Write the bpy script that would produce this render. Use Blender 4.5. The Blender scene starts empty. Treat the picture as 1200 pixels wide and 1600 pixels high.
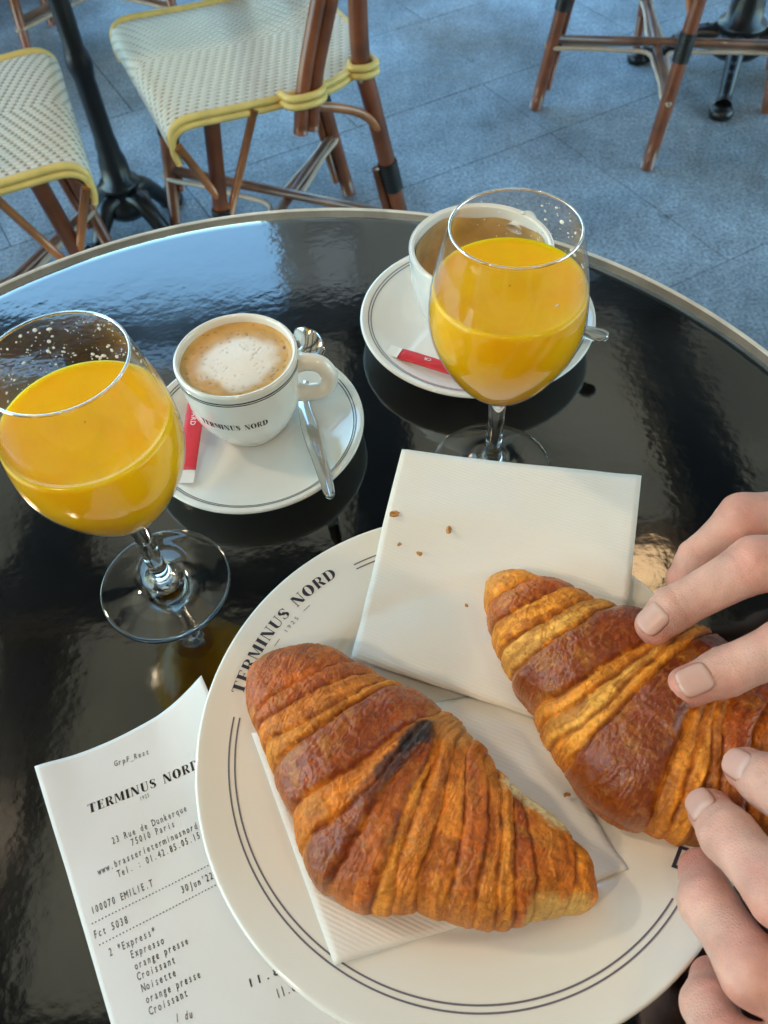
import bpy, math, random
import numpy as np
from mathutils import Vector, Matrix
random.seed(4); rng = np.random.default_rng(7)
sc = bpy.context.scene
COL = sc.collection
R = math.radians
TZ = 0.72                       # height of the café table top above the pavement

# ------------------------------------------------------------------ camera, light, exposure
F_PX, PIT, ROL, CH = math.exp(7.14128), 0.93808, -0.07069, 0.365
CAM = np.array([0, 0, TZ + CH])
_fw = np.array([0, math.cos(PIT), -math.sin(PIT)]); _rt = np.array([1., 0, 0]); _up = np.cross(_rt, _fw)
_r2 = _rt*math.cos(ROL) + _up*math.sin(ROL); _u2 = -_rt*math.sin(ROL) + _up*math.cos(ROL)
cd = bpy.data.cameras.new('camera'); cam = bpy.data.objects.new('camera', cd); COL.objects.link(cam)
cam.matrix_world = Matrix(((_r2[0], _u2[0], -_fw[0], 0), (_r2[1], _u2[1], -_fw[1], 0), (_r2[2], _u2[2], -_fw[2], CAM[2]), (0, 0, 0, 1)))
cd.sensor_fit = 'VERTICAL'; cd.sensor_height = 36; cd.lens = 36*F_PX/1600
cd.clip_start = 0.02; cd.clip_end = 400
cd.dof.use_dof = True; cd.dof.focus_distance = 0.40; cd.dof.aperture_fstop = 18
sc.camera = cam

SUN_EL, SUN_AZ = R(52), R(205)          # sun behind the terrace and to the left: the awning shades the table
w = bpy.data.worlds.new('World'); sc.world = w; w.use_nodes = True
nt = w.node_tree; bg = nt.nodes['Background']; sky = nt.nodes.new('ShaderNodeTexSky')
sky.sky_type = 'NISHITA'; sky.sun_disc = False; sky.sun_elevation = SUN_EL; sky.sun_rotation = SUN_AZ
sky.ozone_density = 4.5; sky.air_density = 1.7; sky.dust_density = 1.0
wb = nt.nodes.new('ShaderNodeMix'); wb.data_type = 'RGBA'; wb.blend_type = 'MULTIPLY'; wb.inputs['Factor'].default_value = 1; wb.inputs[7].default_value = (.84, 1.04, 1.0, 1)   # camera white balance
nt.links.new(sky.outputs[0], wb.inputs[6]); nt.links.new(wb.outputs[2], bg.inputs[0]); bg.inputs[1].default_value = 0.15
sd = bpy.data.lights.new('sun', 'SUN'); sd.energy = 2.6; sd.angle = R(0.5); sd.color = (1, .93, .82)
so = bpy.data.objects.new('sun', sd); COL.objects.link(so)
sdir = Vector((math.sin(SUN_AZ)*math.cos(SUN_EL), math.cos(SUN_AZ)*math.cos(SUN_EL), math.sin(SUN_EL)))
so.rotation_euler = sdir.to_track_quat('Z', 'Y').to_euler()
so.location = (0, 0, 8)
sc.view_settings.view_transform = 'Standard'; sc.view_settings.look = 'None'
sc.view_settings.exposure = 2.78; sc.view_settings.gamma = 1
sc.cycles.use_denoising = True
sc.cycles.max_bounces = 12; sc.cycles.transparent_max_bounces = 24; sc.cycles.transmission_bounces = 10
sc.cycles.sample_clamp_indirect = 6; sc.cycles.blur_glossy = 0.5

# ------------------------------------------------------------------ helpers
def ray(px, py):
    return _fw + ((px-600)/F_PX)*_r2 - ((py-800)/F_PX)*_u2
def G(px, py, h):                       # point at height h above the table top
    d = ray(px, py); t = (h-CH)/d[2]; return CAM + d*t
def GF(px, py, z=0.0): return G(px, py, z-TZ)

def tag(o, label=None, cat=None, group=None, kind=None):
    if label: o['label'] = label
    if cat: o['category'] = cat
    if group: o['group'] = group
    if kind: o['kind'] = kind
    return o
def empty(name, loc, rz=0):
    o = bpy.data.objects.new(name, None); COL.objects.link(o); o.location = loc; o.rotation_euler = (0, 0, rz)
    o.empty_display_size = .05; return o
def mesh(name, V, Fc, mat=None, parent=None, smooth=True, cols=None, matidx=None):
    me = bpy.data.meshes.new(name)
    V = np.asarray(V, float)
    if isinstance(Fc, np.ndarray) and Fc.ndim == 2:
        n, k = Fc.shape
        me.vertices.add(len(V)); me.vertices.foreach_set('co', V.ravel())
        me.loops.add(n*k); me.loops.foreach_set('vertex_index', Fc.ravel().astype(np.int32))
        me.polygons.add(n); me.polygons.foreach_set('loop_start', np.arange(n, dtype=np.int32)*k)
        me.polygons.foreach_set('loop_total', np.full(n, k, np.int32))
        me.update(calc_edges=True); me.validate()
    else:
        me.from_pydata([tuple(v) for v in V], [], [tuple(int(i) for i in f) for f in Fc]); me.update()
    me.polygons.foreach_set('use_smooth', [smooth]*len(me.polygons))
    if cols:
        for k_, arr in cols.items():
            if arr.ndim == 1: a = me.attributes.new(k_, 'FLOAT', 'POINT'); a.data.foreach_set('value', arr.astype(np.float32))
            else:
                a = me.attributes.new(k_, 'FLOAT_COLOR', 'POINT')
                a.data.foreach_set('color', np.concatenate([arr, np.ones((len(arr), 1))], 1).astype(np.float32).ravel())
    for m in (mat if isinstance(mat, (list, tuple)) else [mat]):
        if m: me.materials.append(m)
    if matidx is not None: me.polygons.foreach_set('material_index', np.asarray(matidx, np.int32))
    o = bpy.data.objects.new(name, me); COL.objects.link(o)
    if parent is not None: o.parent = parent
    return o
def dup(root):                          # a thing, its parts and their sub-parts
    r = root.copy(); COL.objects.link(r)
    for ch in list(root.children):
        c = ch.copy(); COL.objects.link(c); c.parent = r
        for g_ in list(ch.children):
            d = g_.copy(); COL.objects.link(d); d.parent = c
    return r
class MB:                               # mesh collector
    def __init__(s): s.V = []; s.F = []; s.n = 0
    def add(s, V, Fc):
        V = np.asarray(V, float); s.V.append(V); s.F += [tuple(int(i)+s.n for i in f) for f in Fc]; s.n += len(V); return s
    def build(s, name, mat, parent=None, smooth=True): return mesh(name, np.concatenate(s.V), s.F, mat, parent, smooth)
def grid_faces(nu, nv, cu=False, cv=False):
    iu = np.arange(nu if cu else nu-1); iv = np.arange(nv if cv else nv-1)
    a, b = np.meshgrid(iu, iv, indexing='ij'); a = a.ravel(); b = b.ravel()
    a2 = (a+1) % nu; b2 = (b+1) % nv
    return np.stack([a*nv+b, a2*nv+b, a2*nv+b2, a*nv+b2], 1)
def lathe_vf(prof, n=96, c=(0, 0, 0)):
    prof = np.asarray(prof, float); a = np.linspace(0, 2*np.pi, n, endpoint=False)
    V = np.stack([c[0]+prof[:, 0][:, None]*np.cos(a), c[1]+prof[:, 0][:, None]*np.sin(a), c[2]+prof[:, 1][:, None]+0*a], -1).reshape(-1, 3)
    Fc = grid_faces(len(prof), n, False, True)[:, ::-1]
    return V, Fc
def smooth_prof(pts, n=60):
    pts = np.asarray(pts, float); return catmull(pts, n)
def catmull(P, n, closed=False):
    P = np.asarray(P, float)
    if closed: Q = np.concatenate([P[-1:], P, P[:2]])
    else: Q = np.concatenate([2*P[:1]-P[1:2], P, 2*P[-1:]-P[-2:-1]])
    m = len(Q)-3; out = []
    for i in range(m):
        p0, p1, p2, p3 = Q[i:i+4]; k = max(4, n//m)
        t = np.linspace(0, 1, k, endpoint=False)[:, None]
        out.append(.5*((2*p1)+(-p0+p2)*t+(2*p0-5*p1+4*p2-p3)*t*t+(-p0+3*p1-3*p2+p3)*t**3))
    if not closed: out.append(P[-1:])
    return np.concatenate(out)
def resample(P, n):
    P = np.asarray(P, float); d = np.r_[0, np.cumsum(np.linalg.norm(np.diff(P, axis=0), axis=1))]
    t = np.linspace(0, d[-1], n); return np.stack([np.interp(t, d, P[:, k]) for k in range(P.shape[1])], 1)
def tube_vf(path, rad, n=12, caps=True, flat=1.0):
    P = np.asarray(path, float); m = len(P); rad = np.broadcast_to(np.asarray(rad, float), (m,))
    T = np.gradient(P, axis=0); T /= np.linalg.norm(T, axis=1)[:, None]+1e-12
    up = np.array([0, 0, 1.]) if abs(T[0][2]) < .9 else np.array([1., 0, 0])
    N = []
    x = np.cross(up, T[0]); x /= np.linalg.norm(x)
    for i in range(m):
        x = x-T[i]*np.dot(x, T[i]); x /= np.linalg.norm(x); N.append(x.copy())
    N = np.array(N); B = np.cross(T, N); a = np.linspace(0, 2*np.pi, n, endpoint=False)
    V = P[:, None]+rad[:, None, None]*(N[:, None]*np.cos(a)[None, :, None]+B[:, None]*np.sin(a)[None, :, None]*flat)
    V = V.reshape(-1, 3); Fc = [tuple(f) for f in grid_faces(m, n, False, True)]
    if caps: Fc += [tuple(range(n))[::-1], tuple(range((m-1)*n, m*n))]
    return V, Fc
def tube(name, path, rad, mat, parent=None, n=12, sm=0, flat=1.0):
    if sm: path = catmull(path, sm)
    if np.ndim(rad) and len(rad) != len(path):
        rad = np.interp(np.linspace(0, 1, len(path)), np.linspace(0, 1, len(rad)), rad)
    V, Fc = tube_vf(path, rad, n, flat=flat); return mesh(name, V, Fc, mat, parent)
def box_vf(c, s, b=0.0):
    x, y, z = [q/2 for q in s]; c = np.array(c, float)
    if b <= 0:
        V = np.array([[i*x, j*y, k*z] for k in (-1, 1) for (i, j) in ((-1, -1), (1, -1), (1, 1), (-1, 1))])+c
        return V, [(3, 2, 1, 0), (4, 5, 6, 7), (0, 1, 5, 4), (1, 2, 6, 5), (2, 3, 7, 6), (3, 0, 4, 7)]
    rings = []
    for (ins, zz) in ((b, -z), (0, -z+b), (0, z-b), (b, z)):
        X, Y = x-ins, y-ins; bb = b
        rings.append([[-X+bb, -Y, zz], [X-bb, -Y, zz], [X, -Y+bb, zz], [X, Y-bb, zz], [X-bb, Y, zz], [-X+bb, Y, zz], [-X, Y-bb, zz], [-X, -Y+bb, zz]])
    V = np.array(rings).reshape(-1, 3)+c; Fc = [tuple(f) for f in grid_faces(4, 8, False, True)]
    return V, Fc+[tuple(range(8))[::-1], tuple(range(24, 32))]
def _h(ix, iy, seed):
    n = (ix.astype(np.int64)*374761393+iy.astype(np.int64)*668265263+seed*974634777) & 0x7fffffff
    n = ((n ^ (n >> 13))*1274126177) & 0x7fffffff
    return ((n ^ (n >> 16)) & 0xffff)/65535.0
def vn(x, y, seed=0):                   # smooth value noise in [-1,1]
    xi = np.floor(x); yi = np.floor(y); fx = x-xi; fy = y-yi
    fx = fx*fx*fx*(fx*(fx*6-15)+10); fy = fy*fy*fy*(fy*(fy*6-15)+10)
    a = _h(xi, yi, seed); b = _h(xi+1, yi, seed); c = _h(xi, yi+1, seed); d = _h(xi+1, yi+1, seed)
    return ((a*(1-fx)+b*fx)*(1-fy)+(c*(1-fx)+d*fx)*fy)*2-1
def fbm(x, y, seed=0, o=4, g=.5):
    s = 0; a = 1; t = 0
    for k in range(o): s = s+a*vn(x*2**k+17*k, y*2**k+5*k, seed+k); t += a; a *= g
    return s/t
def sstep(a, b, x): t = np.clip((x-a)/(b-a), 0, 1); return t*t*(3-2*t)

# ------------------------------------------------------------------ materials
def newmat(name):
    m = bpy.data.materials.new(name); m.use_nodes = True; n = m.node_tree
    return m, n, n.nodes['Principled BSDF']
def N(n, t, **k):
    o = n.nodes.new(t)
    for a, b in k.items():
        if a.startswith('i_'):
            key = a[2:]; key = int(key) if key.isdigit() else key.replace('_', ' ')
            o.inputs[key].default_value = b
        else: setattr(o, a, b)
    return o
def pmat(name, col, rough=.5, metal=0, noise=None, bump=None, spec=.5, coat=0, sss=0, coatr=.05, coords='Object'):
    """noise=(scale, amount, detail) value variation; bump=(scale, strength, distance)"""
    m, n, b = newmat(name)
    b.inputs['Base Color'].default_value = (*col, 1); b.inputs['Roughness'].default_value = rough
    b.inputs['Metallic'].default_value = metal; b.inputs['Specular IOR Level'].default_value = spec
    b.inputs['Coat Weight'].default_value = coat; b.inputs['Coat Roughness'].default_value = coatr
    if sss:
        b.inputs['Subsurface Weight'].default_value = sss; b.inputs['Subsurface Radius'].default_value = (.006, .003, .0015)
        b.inputs['Subsurface Scale'].default_value = 1
    tc = N(n, 'ShaderNodeTexCoord')
    if noise:
        t = N(n, 'ShaderNodeTexNoise', i_Scale=noise[0], i_Detail=noise[2] if len(noise) > 2 else 5.0)
        n.links.new(tc.outputs[coords], t.inputs['Vector'])
        r = N(n, 'ShaderNodeMapRange'); r.inputs['To Min'].default_value = 1-noise[1]; r.inputs['To Max'].default_value = 1+noise[1]
        r.inputs['From Min'].default_value = .3; r.inputs['From Max'].default_value = .7
        n.links.new(t.outputs['Fac'], r.inputs['Value'])
        mx = N(n, 'ShaderNodeMix', data_type='RGBA', blend_type='MULTIPLY'); mx.inputs['Factor'].default_value = 1
        mx.inputs[6].default_value = (*col, 1); n.links.new(r.outputs[0], mx.inputs[7]); n.links.new(mx.outputs[2], b.inputs['Base Color'])
    if bump:
        t = N(n, 'ShaderNodeTexNoise', i_Scale=bump[0], i_Detail=4.0); n.links.new(tc.outputs[coords], t.inputs['Vector'])
        bp = N(n, 'ShaderNodeBump', i_Strength=bump[1], i_Distance=bump[2])
        n.links.new(t.outputs['Fac'], bp.inputs['Height']); n.links.new(bp.outputs[0], b.inputs['Normal'])
        if coat: n.links.new(bp.outputs[0], b.inputs['Coat Normal'])
    return m

M = {}
M['lacquer'] = m = pmat('black_table_laminate', (.0018, .0018, .0016), .07, spec=.75)
m.node_tree.nodes['Principled BSDF'].inputs['IOR'].default_value = 1.62; m.node_tree.nodes['Principled BSDF'].inputs['Coat Weight'].default_value = .8; m.node_tree.nodes['Principled BSDF'].inputs['Coat Roughness'].default_value = .07; m.node_tree.nodes['Principled BSDF'].inputs['Coat IOR'].default_value = 1.6
n = m.node_tree; b = n.nodes['Principled BSDF']; tc = N(n, 'ShaderNodeTexCoord')
t1 = N(n, 'ShaderNodeTexNoise', i_Scale=34.0, i_Detail=3.0, i_Roughness=.55); t2 = N(n, 'ShaderNodeTexNoise', i_Scale=240.0, i_Detail=2.0)
for t in (t1, t2): n.links.new(tc.outputs['Object'], t.inputs['Vector'])
b1 = N(n, 'ShaderNodeBump', i_Strength=.055, i_Distance=.004); b2 = N(n, 'ShaderNodeBump', i_Strength=.05, i_Distance=.0006)
n.links.new(t1.outputs['Fac'], b1.inputs['Height']); n.links.new(t2.outputs['Fac'], b2.inputs['Height'])
n.links.new(b1.outputs[0], b2.inputs['Normal']); n.links.new(b2.outputs[0], b.inputs['Normal']); n.links.new(b2.outputs[0], b.inputs['Coat Normal'])
rr = N(n, 'ShaderNodeTexNoise', i_Scale=9.0, i_Detail=6.0); n.links.new(tc.outputs['Object'], rr.inputs['Vector'])
mr = N(n, 'ShaderNodeMapRange'); mr.inputs['From Min'].default_value = .35; mr.inputs['From Max'].default_value = .75
mr.inputs['To Min'].default_value = .05; mr.inputs['To Max'].default_value = .15
n.links.new(rr.outputs['Fac'], mr.inputs['Value']); n.links.new(mr.outputs[0], b.inputs['Roughness'])

M['table_rim'] = pmat('brushed_brass_rim', (.70, .67, .59), .40, .15, noise=(60, .15), bump=(300, .1, .0004))
M['rim_dark'] = pmat('dark_rim_joint', (.02, .018, .015), .4)
M['iron'] = pmat('black_cast_iron', (.006, .006, .007), .34, 0, noise=(40, .3), bump=(160, .35, .001), coat=.15, coatr=.25)
M['porcelain'] = pmat('cream_porcelain', (.82, .80, .745), .10, spec=.55, coat=.6, coatr=.03, bump=(30, .05, .002))
M['porcelain_white'] = pmat('white_porcelain', (.82, .80, .76), .10, spec=.55, coat=.6, coatr=.03, bump=(40, .06, .001))
M['ink'] = pmat('dark_blue_print', (.035, .035, .06), .25)
M['ink_grey'] = pmat('grey_blue_print', (.16, .15, .19), .25)
M['ink_black'] = pmat('black_print', (.012, .012, .016), .25)
M['thermal'] = pmat('thermal_print', (.16, .16, .18), .7)
M['paper'] = pmat('receipt_paper', (.72, .71, .71), .55, noise=(25, .02), bump=(60, .1, .001))
M['steel'] = pmat('stainless_steel', (.62, .60, .57), .14, 1, bump=(90, .05, .0006))
M['steel_frost'] = pmat('brushed_steel', (.55, .55, .52), .3, 1, bump=(400, .1, .0003))
M['stick_red'] = pmat('red_sugar_paper', (.62, .022, .035), .42, noise=(120, .1), bump=(130, .5, .001))
M['stick_white'] = pmat('white_sugar_paper', (.78, .76, .72), .5, bump=(200, .3, .0006))
M['print_white'] = pmat('white_print', (.85, .75, .74), .5)
M['rattan'] = pmat('varnished_rattan', (.185, .052, .018), .32, noise=(18, .4), bump=(60, .12, .001), coat=.25, coatr=.12)
M['rattan_light'] = pmat('honey_rattan', (.34, .12, .035), .3, noise=(25, .3), coat=.4, coatr=.15)
M['cane_pale'] = pmat('pale_cane', (.50, .38, .28), .4, noise=(30, .15))
M['cane_brown'] = pmat('brown_cane_pole', (.17, .075, .045), .32, noise=(22, .4), coat=.3)
M['binding_yellow'] = pmat('yellow_resin_cane', (.70, .50, .15), .4, noise=(40, .12))
M['binding_black'] = pmat('black_resin_binding', (.012, .011, .011), .35)
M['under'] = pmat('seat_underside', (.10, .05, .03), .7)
M['juice_bits'] = pmat('milky_juice_droplets', (.86, .84, .80), .15, coat=.5, sss=.2)
M['wood_dark'] = pmat('dark_wood_panel', (.018, .011, .008), .5, noise=(8, .4))
M['beam'] = pmat('dark_green_steel_beam', (.010, .012, .011), .4)
M['nail'] = pmat('fingernail', (.61, .345, .28), .33, spec=.4, sss=.3)
_n = M['nail'].node_tree; _a = N(_n, 'ShaderNodeAttribute', attribute_name='Col'); _n.links.new(_a.outputs['Color'], _n.nodes['Principled BSDF'].inputs['Base Color'])
M['stone_dark'] = pmat('joint_mortar', (.145, .175, .20), .9, noise=(6, .3), bump=(300, .4, .002))

# pavement granite with speckle, mottling, chewing-gum spots and brown shade painted into the colour
def stone(name, col):
    m, n, b = newmat(name); geo = N(n, 'ShaderNodeNewGeometry')
    a = N(n, 'ShaderNodeTexNoise', i_Scale=150.0, i_Detail=3.0); c = N(n, 'ShaderNodeTexNoise', i_Scale=3.2, i_Detail=7.0, i_Roughness=.6)
    v = N(n, 'ShaderNodeTexVoronoi', i_Scale=4.0); f = N(n, 'ShaderNodeTexNoise', i_Scale=26.0, i_Detail=5.0)
    for t in (a, c, v, f): n.links.new(geo.outputs['Position'], t.inputs['Vector'])
    ra = N(n, 'ShaderNodeMapRange'); ra.inputs['From Min'].default_value = .3; ra.inputs['From Max'].default_value = .7; ra.inputs['To Min'].default_value = .5; ra.inputs['To Max'].default_value = 1.5
    n.links.new(a.outputs['Fac'], ra.inputs['Value'])
    rc = N(n, 'ShaderNodeMapRange'); rc.inputs['From Min'].default_value = .3; rc.inputs['From Max'].default_value = .7; rc.inputs['To Min'].default_value = .55; rc.inputs['To Max'].default_value = 1.32
    n.links.new(c.outputs['Fac'], rc.inputs['Value'])
    rf = N(n, 'ShaderNodeMapRange'); rf.inputs['From Min'].default_value = .3; rf.inputs['From Max'].default_value = .7; rf.inputs['To Min'].default_value = .85; rf.inputs['To Max'].default_value = 1.12
    n.links.new(f.outputs['Fac'], rf.inputs['Value'])
    rv = N(n, 'ShaderNodeMapRange'); rv.inputs['From Min'].default_value = .07; rv.inputs['From Max'].default_value = .15; rv.inputs['To Min'].default_value = .55; rv.inputs['To Max'].default_value = 1.0
    vd = N(n, 'ShaderNodeMath', operation='MULTIPLY_ADD'); n.links.new(f.outputs['Fac'], vd.inputs[0]); vd.inputs[1].default_value = .22; vv_ = N(n, 'ShaderNodeMath', operation='ADD'); vv_.inputs[1].default_value = -.05; n.links.new(v.outputs['Distance'], vv_.inputs[0]); n.links.new(vv_.outputs[0], vd.inputs[2]); n.links.new(vd.outputs[0], rv.inputs['Value'])
    m1 = N(n, 'ShaderNodeMath', operation='MULTIPLY'); m2 = N(n, 'ShaderNodeMath', operation='MULTIPLY'); m3 = N(n, 'ShaderNodeMath', operation='MULTIPLY')
    n.links.new(ra.outputs[0], m1.inputs[0]); n.links.new(rc.outputs[0], m1.inputs[1]); n.links.new(m1.outputs[0], m2.inputs[0]); n.links.new(rv.outputs[0], m2.inputs[1])
    n.links.new(m2.outputs[0], m3.inputs[0]); n.links.new(rf.outputs[0], m3.inputs[1])
    mx = N(n, 'ShaderNodeMix', data_type='RGBA', blend_type='MULTIPLY'); mx.inputs['Factor'].default_value = 1; mx.inputs[6].default_value = (*col, 1)
    n.links.new(m3.outputs[0], mx.inputs[7]); n.links.new(mx.outputs[2], b.inputs['Base Color'])
    gr = N(n, 'ShaderNodeTexNoise', i_Scale=1.15, i_Detail=6.0, i_Roughness=.62); n.links.new(geo.outputs['Position'], gr.inputs['Vector'])  # broad noise patches: brownish shade painted into the slab colour
    gm = N(n, 'ShaderNodeMapRange'); gm.inputs['From Min'].default_value = .46; gm.inputs['From Max'].default_value = .66; gm.inputs['To Max'].default_value = .8; n.links.new(gr.outputs['Fac'], gm.inputs['Value'])
    mg = N(n, 'ShaderNodeMix', data_type='RGBA'); n.links.new(gm.outputs[0], mg.inputs['Factor']); mg.inputs[6].default_value = (*col, 1); mg.inputs[7].default_value = (.155, .145, .13, 1); n.links.new(mg.outputs[2], mx.inputs[6])
    b.inputs['Roughness'].default_value = .62
    bp = N(n, 'ShaderNodeBump', i_Strength=.5, i_Distance=.0015); n.links.new(a.outputs['Fac'], bp.inputs['Height']); n.links.new(bp.outputs[0], b.inputs['Normal'])
    return m
M['granite'] = [stone('granite_slab_%d' % i, c) for i, c in enumerate([(.215, .265, .305), (.20, .25, .29), (.228, .277, .315)])]

# woven seat: UV-driven herringbone dashes
m, n, b = newmat('woven_resin_seat'); M['weave'] = m
uv = N(n, 'ShaderNodeAttribute', attribute_name='weave'); sx = N(n, 'ShaderNodeSeparateXYZ'); n.links.new(uv.outputs['Vector'], sx.inputs[0])
def mth(op, a, b_=None, c=None):
    o = N(n, 'ShaderNodeMath', operation=op)
    for i, v in enumerate((a, b_, c)):
        if v is None: continue
        if isinstance(v, (int, float)): o.inputs[i].default_value = v
        else: n.links.new(v, o.inputs[i])
    return o.outputs[0]
row = mth('MULTIPLY', sx.outputs[0], 105.0); rowi = mth('FLOOR', row); rowf = mth('FRACT', row)
along = mth('MULTIPLY', sx.outputs[1], 62.0)
zig = mth('PINGPONG', mth('MULTIPLY', rowi, .25), 5.3)
al = mth('FRACT', mth('ADD', along, zig))
dash = mth('MULTIPLY', mth('LESS_THAN', al, .34), mth('GREATER_THAN', rowf, .60))
hgt = mth('ADD', mth('SINE', mth('MULTIPLY', rowf, math.pi)), mth('MULTIPLY', mth('SINE', mth('MULTIPLY', al, math.pi)), .6))
hgt2 = mth('SUBTRACT', hgt, mth('MULTIPLY', dash, 1.2))
mx = N(n, 'ShaderNodeMix', data_type='RGBA'); n.links.new(dash, mx.inputs['Factor'])
mx.inputs[6].default_value = (.74, .70, .60, 1); mx.inputs[7].default_value = (.28, .19, .07, 1)
n.links.new(mx.outputs[2], b.inputs['Base Color']); b.inputs['Roughness'].default_value = .38
bp = N(n, 'ShaderNodeBump', i_Strength=.8, i_Distance=.0022); n.links.new(hgt2, bp.inputs['Height']); n.links.new(bp.outputs[0], b.inputs['Normal'])

# paper napkin with embossed diagonal ribs
m, n, b = newmat('embossed_napkin'); M['napkin'] = m
b.inputs['Base Color'].default_value = (.82, .795, .745, 1); b.inputs['Roughness'].default_value = .85
b.inputs['Subsurface Weight'].default_value = .15; b.inputs['Subsurface Radius'].default_value = (.003, .0025, .002)
tc = N(n, 'ShaderNodeTexCoord'); wv = N(n, 'ShaderNodeTexWave', i_Scale=175.0, i_Distortion=.6); wv.inputs['Detail'].default_value = 1
mp = N(n, 'ShaderNodeMapping'); mp.inputs['Rotation'].default_value = (0, 0, R(118)); n.links.new(tc.outputs['Object'], mp.inputs[0]); n.links.new(mp.outputs[0], wv.inputs[0])
nz = N(n, 'ShaderNodeTexNoise', i_Scale=28.0, i_Detail=6.0, i_Distortion=.8); n.links.new(tc.outputs['Object'], nz.inputs[0])
bp = N(n, 'ShaderNodeBump', i_Strength=.17, i_Distance=.0005); n.links.new(wv.outputs['Fac'], bp.inputs['Height'])
bp2 = N(n, 'ShaderNodeBump', i_Strength=.35, i_Distance=.003); n.links.new(nz.outputs['Fac'], bp2.inputs['Height']); n.links.new(bp2.outputs[0], bp.inputs['Normal'])
n.links.new(bp.outputs[0], b.inputs['Normal'])

# glass
def thin_glass(name, tint=(1, 1, 1)):
    m = bpy.data.materials.new(name); m.use_nodes = True; n = m.node_tree; n.nodes.clear()
    out = N(n, 'ShaderNodeOutputMaterial'); tr = N(n, 'ShaderNodeBsdfTransparent'); tr.inputs[0].default_value = (*tint, 1)
    gl = N(n, 'ShaderNodeBsdfGlossy'); gl.inputs['Roughness'].default_value = .015; lw = N(n, 'ShaderNodeLayerWeight', i_Blend=.5); pw = N(n, 'ShaderNodeMath', operation='POWER'); pw.inputs[1].default_value = 5; n.links.new(lw.outputs['Facing'], pw.inputs[0]); fr = N(n, 'ShaderNodeMath', operation='MULTIPLY_ADD'); n.links.new(pw.outputs[0], fr.inputs[0]); fr.inputs[1].default_value = .9; fr.inputs[2].default_value = .03
    mx = N(n, 'ShaderNodeMixShader'); n.links.new(fr.outputs[0], mx.inputs[0]); n.links.new(tr.outputs[0], mx.inputs[1]); n.links.new(gl.outputs[0], mx.inputs[2]); n.links.new(mx.outputs[0], out.inputs[0])
    return m
M['bowl_glass'] = thin_glass('thin_bowl_glass', (.965, .955, .935))
m, n, b = newmat('solid_glass'); M['glass'] = m
b.inputs['Transmission Weight'].default_value = 1; b.inputs['Roughness'].default_value = .01; b.inputs['IOR'].default_value = 1.5; b.inputs['Base Color'].default_value = (.98, .98, .97, 1)
m, n, b = newmat('orange_juice'); M['juice'] = m
b.inputs['Base Color'].default_value = (.92, .37, .004, 1); b.inputs['Roughness'].default_value = .18; b.inputs['Specular IOR Level'].default_value = .35
b.inputs['Subsurface Weight'].default_value = .75; b.inputs['Subsurface Radius'].default_value = (1.0, .7, .04); b.inputs['Subsurface Scale'].default_value = .012
tc = N(n, 'ShaderNodeTexCoord'); nz = N(n, 'ShaderNodeTexNoise', i_Scale=55.0, i_Detail=4.0); n.links.new(tc.outputs['Object'], nz.inputs[0])
cr = N(n, 'ShaderNodeValToRGB'); cr.color_ramp.elements[0].position = .35; cr.color_ramp.elements[1].position = .65
cr.color_ramp.elements[0].color = (1.0, .475, .002, 1); cr.color_ramp.elements[1].color = (1.0, .53, .003, 1)
n.links.new(nz.outputs['Fac'], cr.inputs[0]); n.links.new(cr.outputs[0], b.inputs['Base Color'])
bp = N(n, 'ShaderNodeBump', i_Strength=.05, i_Distance=.001); n.links.new(nz.outputs['Fac'], bp.inputs['Height']); n.links.new(bp.outputs[0], b.inputs['Normal'])

# coffee milk foam
m, n, b = newmat('milk_foam_coffee'); M['foam'] = m
tc = N(n, 'ShaderNodeTexCoord'); at = N(n, 'ShaderNodeAttribute', attribute_name='Col'); n.links.new(at.outputs['Color'], b.inputs['Base Color'])
b.inputs['Roughness'].default_value = .38; b.inputs['Subsurface Weight'].default_value = .2; b.inputs['Subsurface Radius'].default_value = (.003, .002, .001)
v = N(n, 'ShaderNodeTexVoronoi', i_Scale=1100.0); n.links.new(tc.outputs['Object'], v.inputs[0])
bp = N(n, 'ShaderNodeBump', i_Strength=.10, i_Distance=.0003); n.links.new(v.outputs['Distance'], bp.inputs['Height']); n.links.new(bp.outputs[0], b.inputs['Normal'])

# croissant crust
m, n, b = newmat('croissant_crust'); M['crust'] = m
at = N(n, 'ShaderNodeAttribute', attribute_name='Col'); gl = N(n, 'ShaderNodeAttribute', attribute_name='gloss'); tc = N(n, 'ShaderNodeTexCoord')
nz = N(n, 'ShaderNodeTexNoise', i_Scale=420.0, i_Detail=6.0, i_Roughness=.65); vo = N(n, 'ShaderNodeTexNoise', i_Scale=1100.0, i_Detail=3.0)
for t in (nz, vo): n.links.new(tc.outputs['Object'], t.inputs['Vector'])
rg = N(n, 'ShaderNodeMapRange'); rg.inputs['From Min'].default_value = .3; rg.inputs['From Max'].default_value = .7; rg.inputs['To Min'].default_value = .70; rg.inputs['To Max'].default_value = 1.28
n.links.new(nz.outputs['Fac'], rg.inputs['Value'])
mx = N(n, 'ShaderNodeMix', data_type='RGBA', blend_type='MULTIPLY'); mx.inputs['Factor'].default_value = 1
n.links.new(at.outputs['Color'], mx.inputs[6]); n.links.new(rg.outputs[0], mx.inputs[7]); n.links.new(mx.outputs[2], b.inputs['Base Color'])
ro = N(n, 'ShaderNodeMapRange'); ro.inputs['To Min'].default_value = .65; ro.inputs['To Max'].default_value = .30; n.links.new(gl.outputs['Fac'], ro.inputs['Value']); n.links.new(ro.outputs[0], b.inputs['Roughness'])
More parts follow.
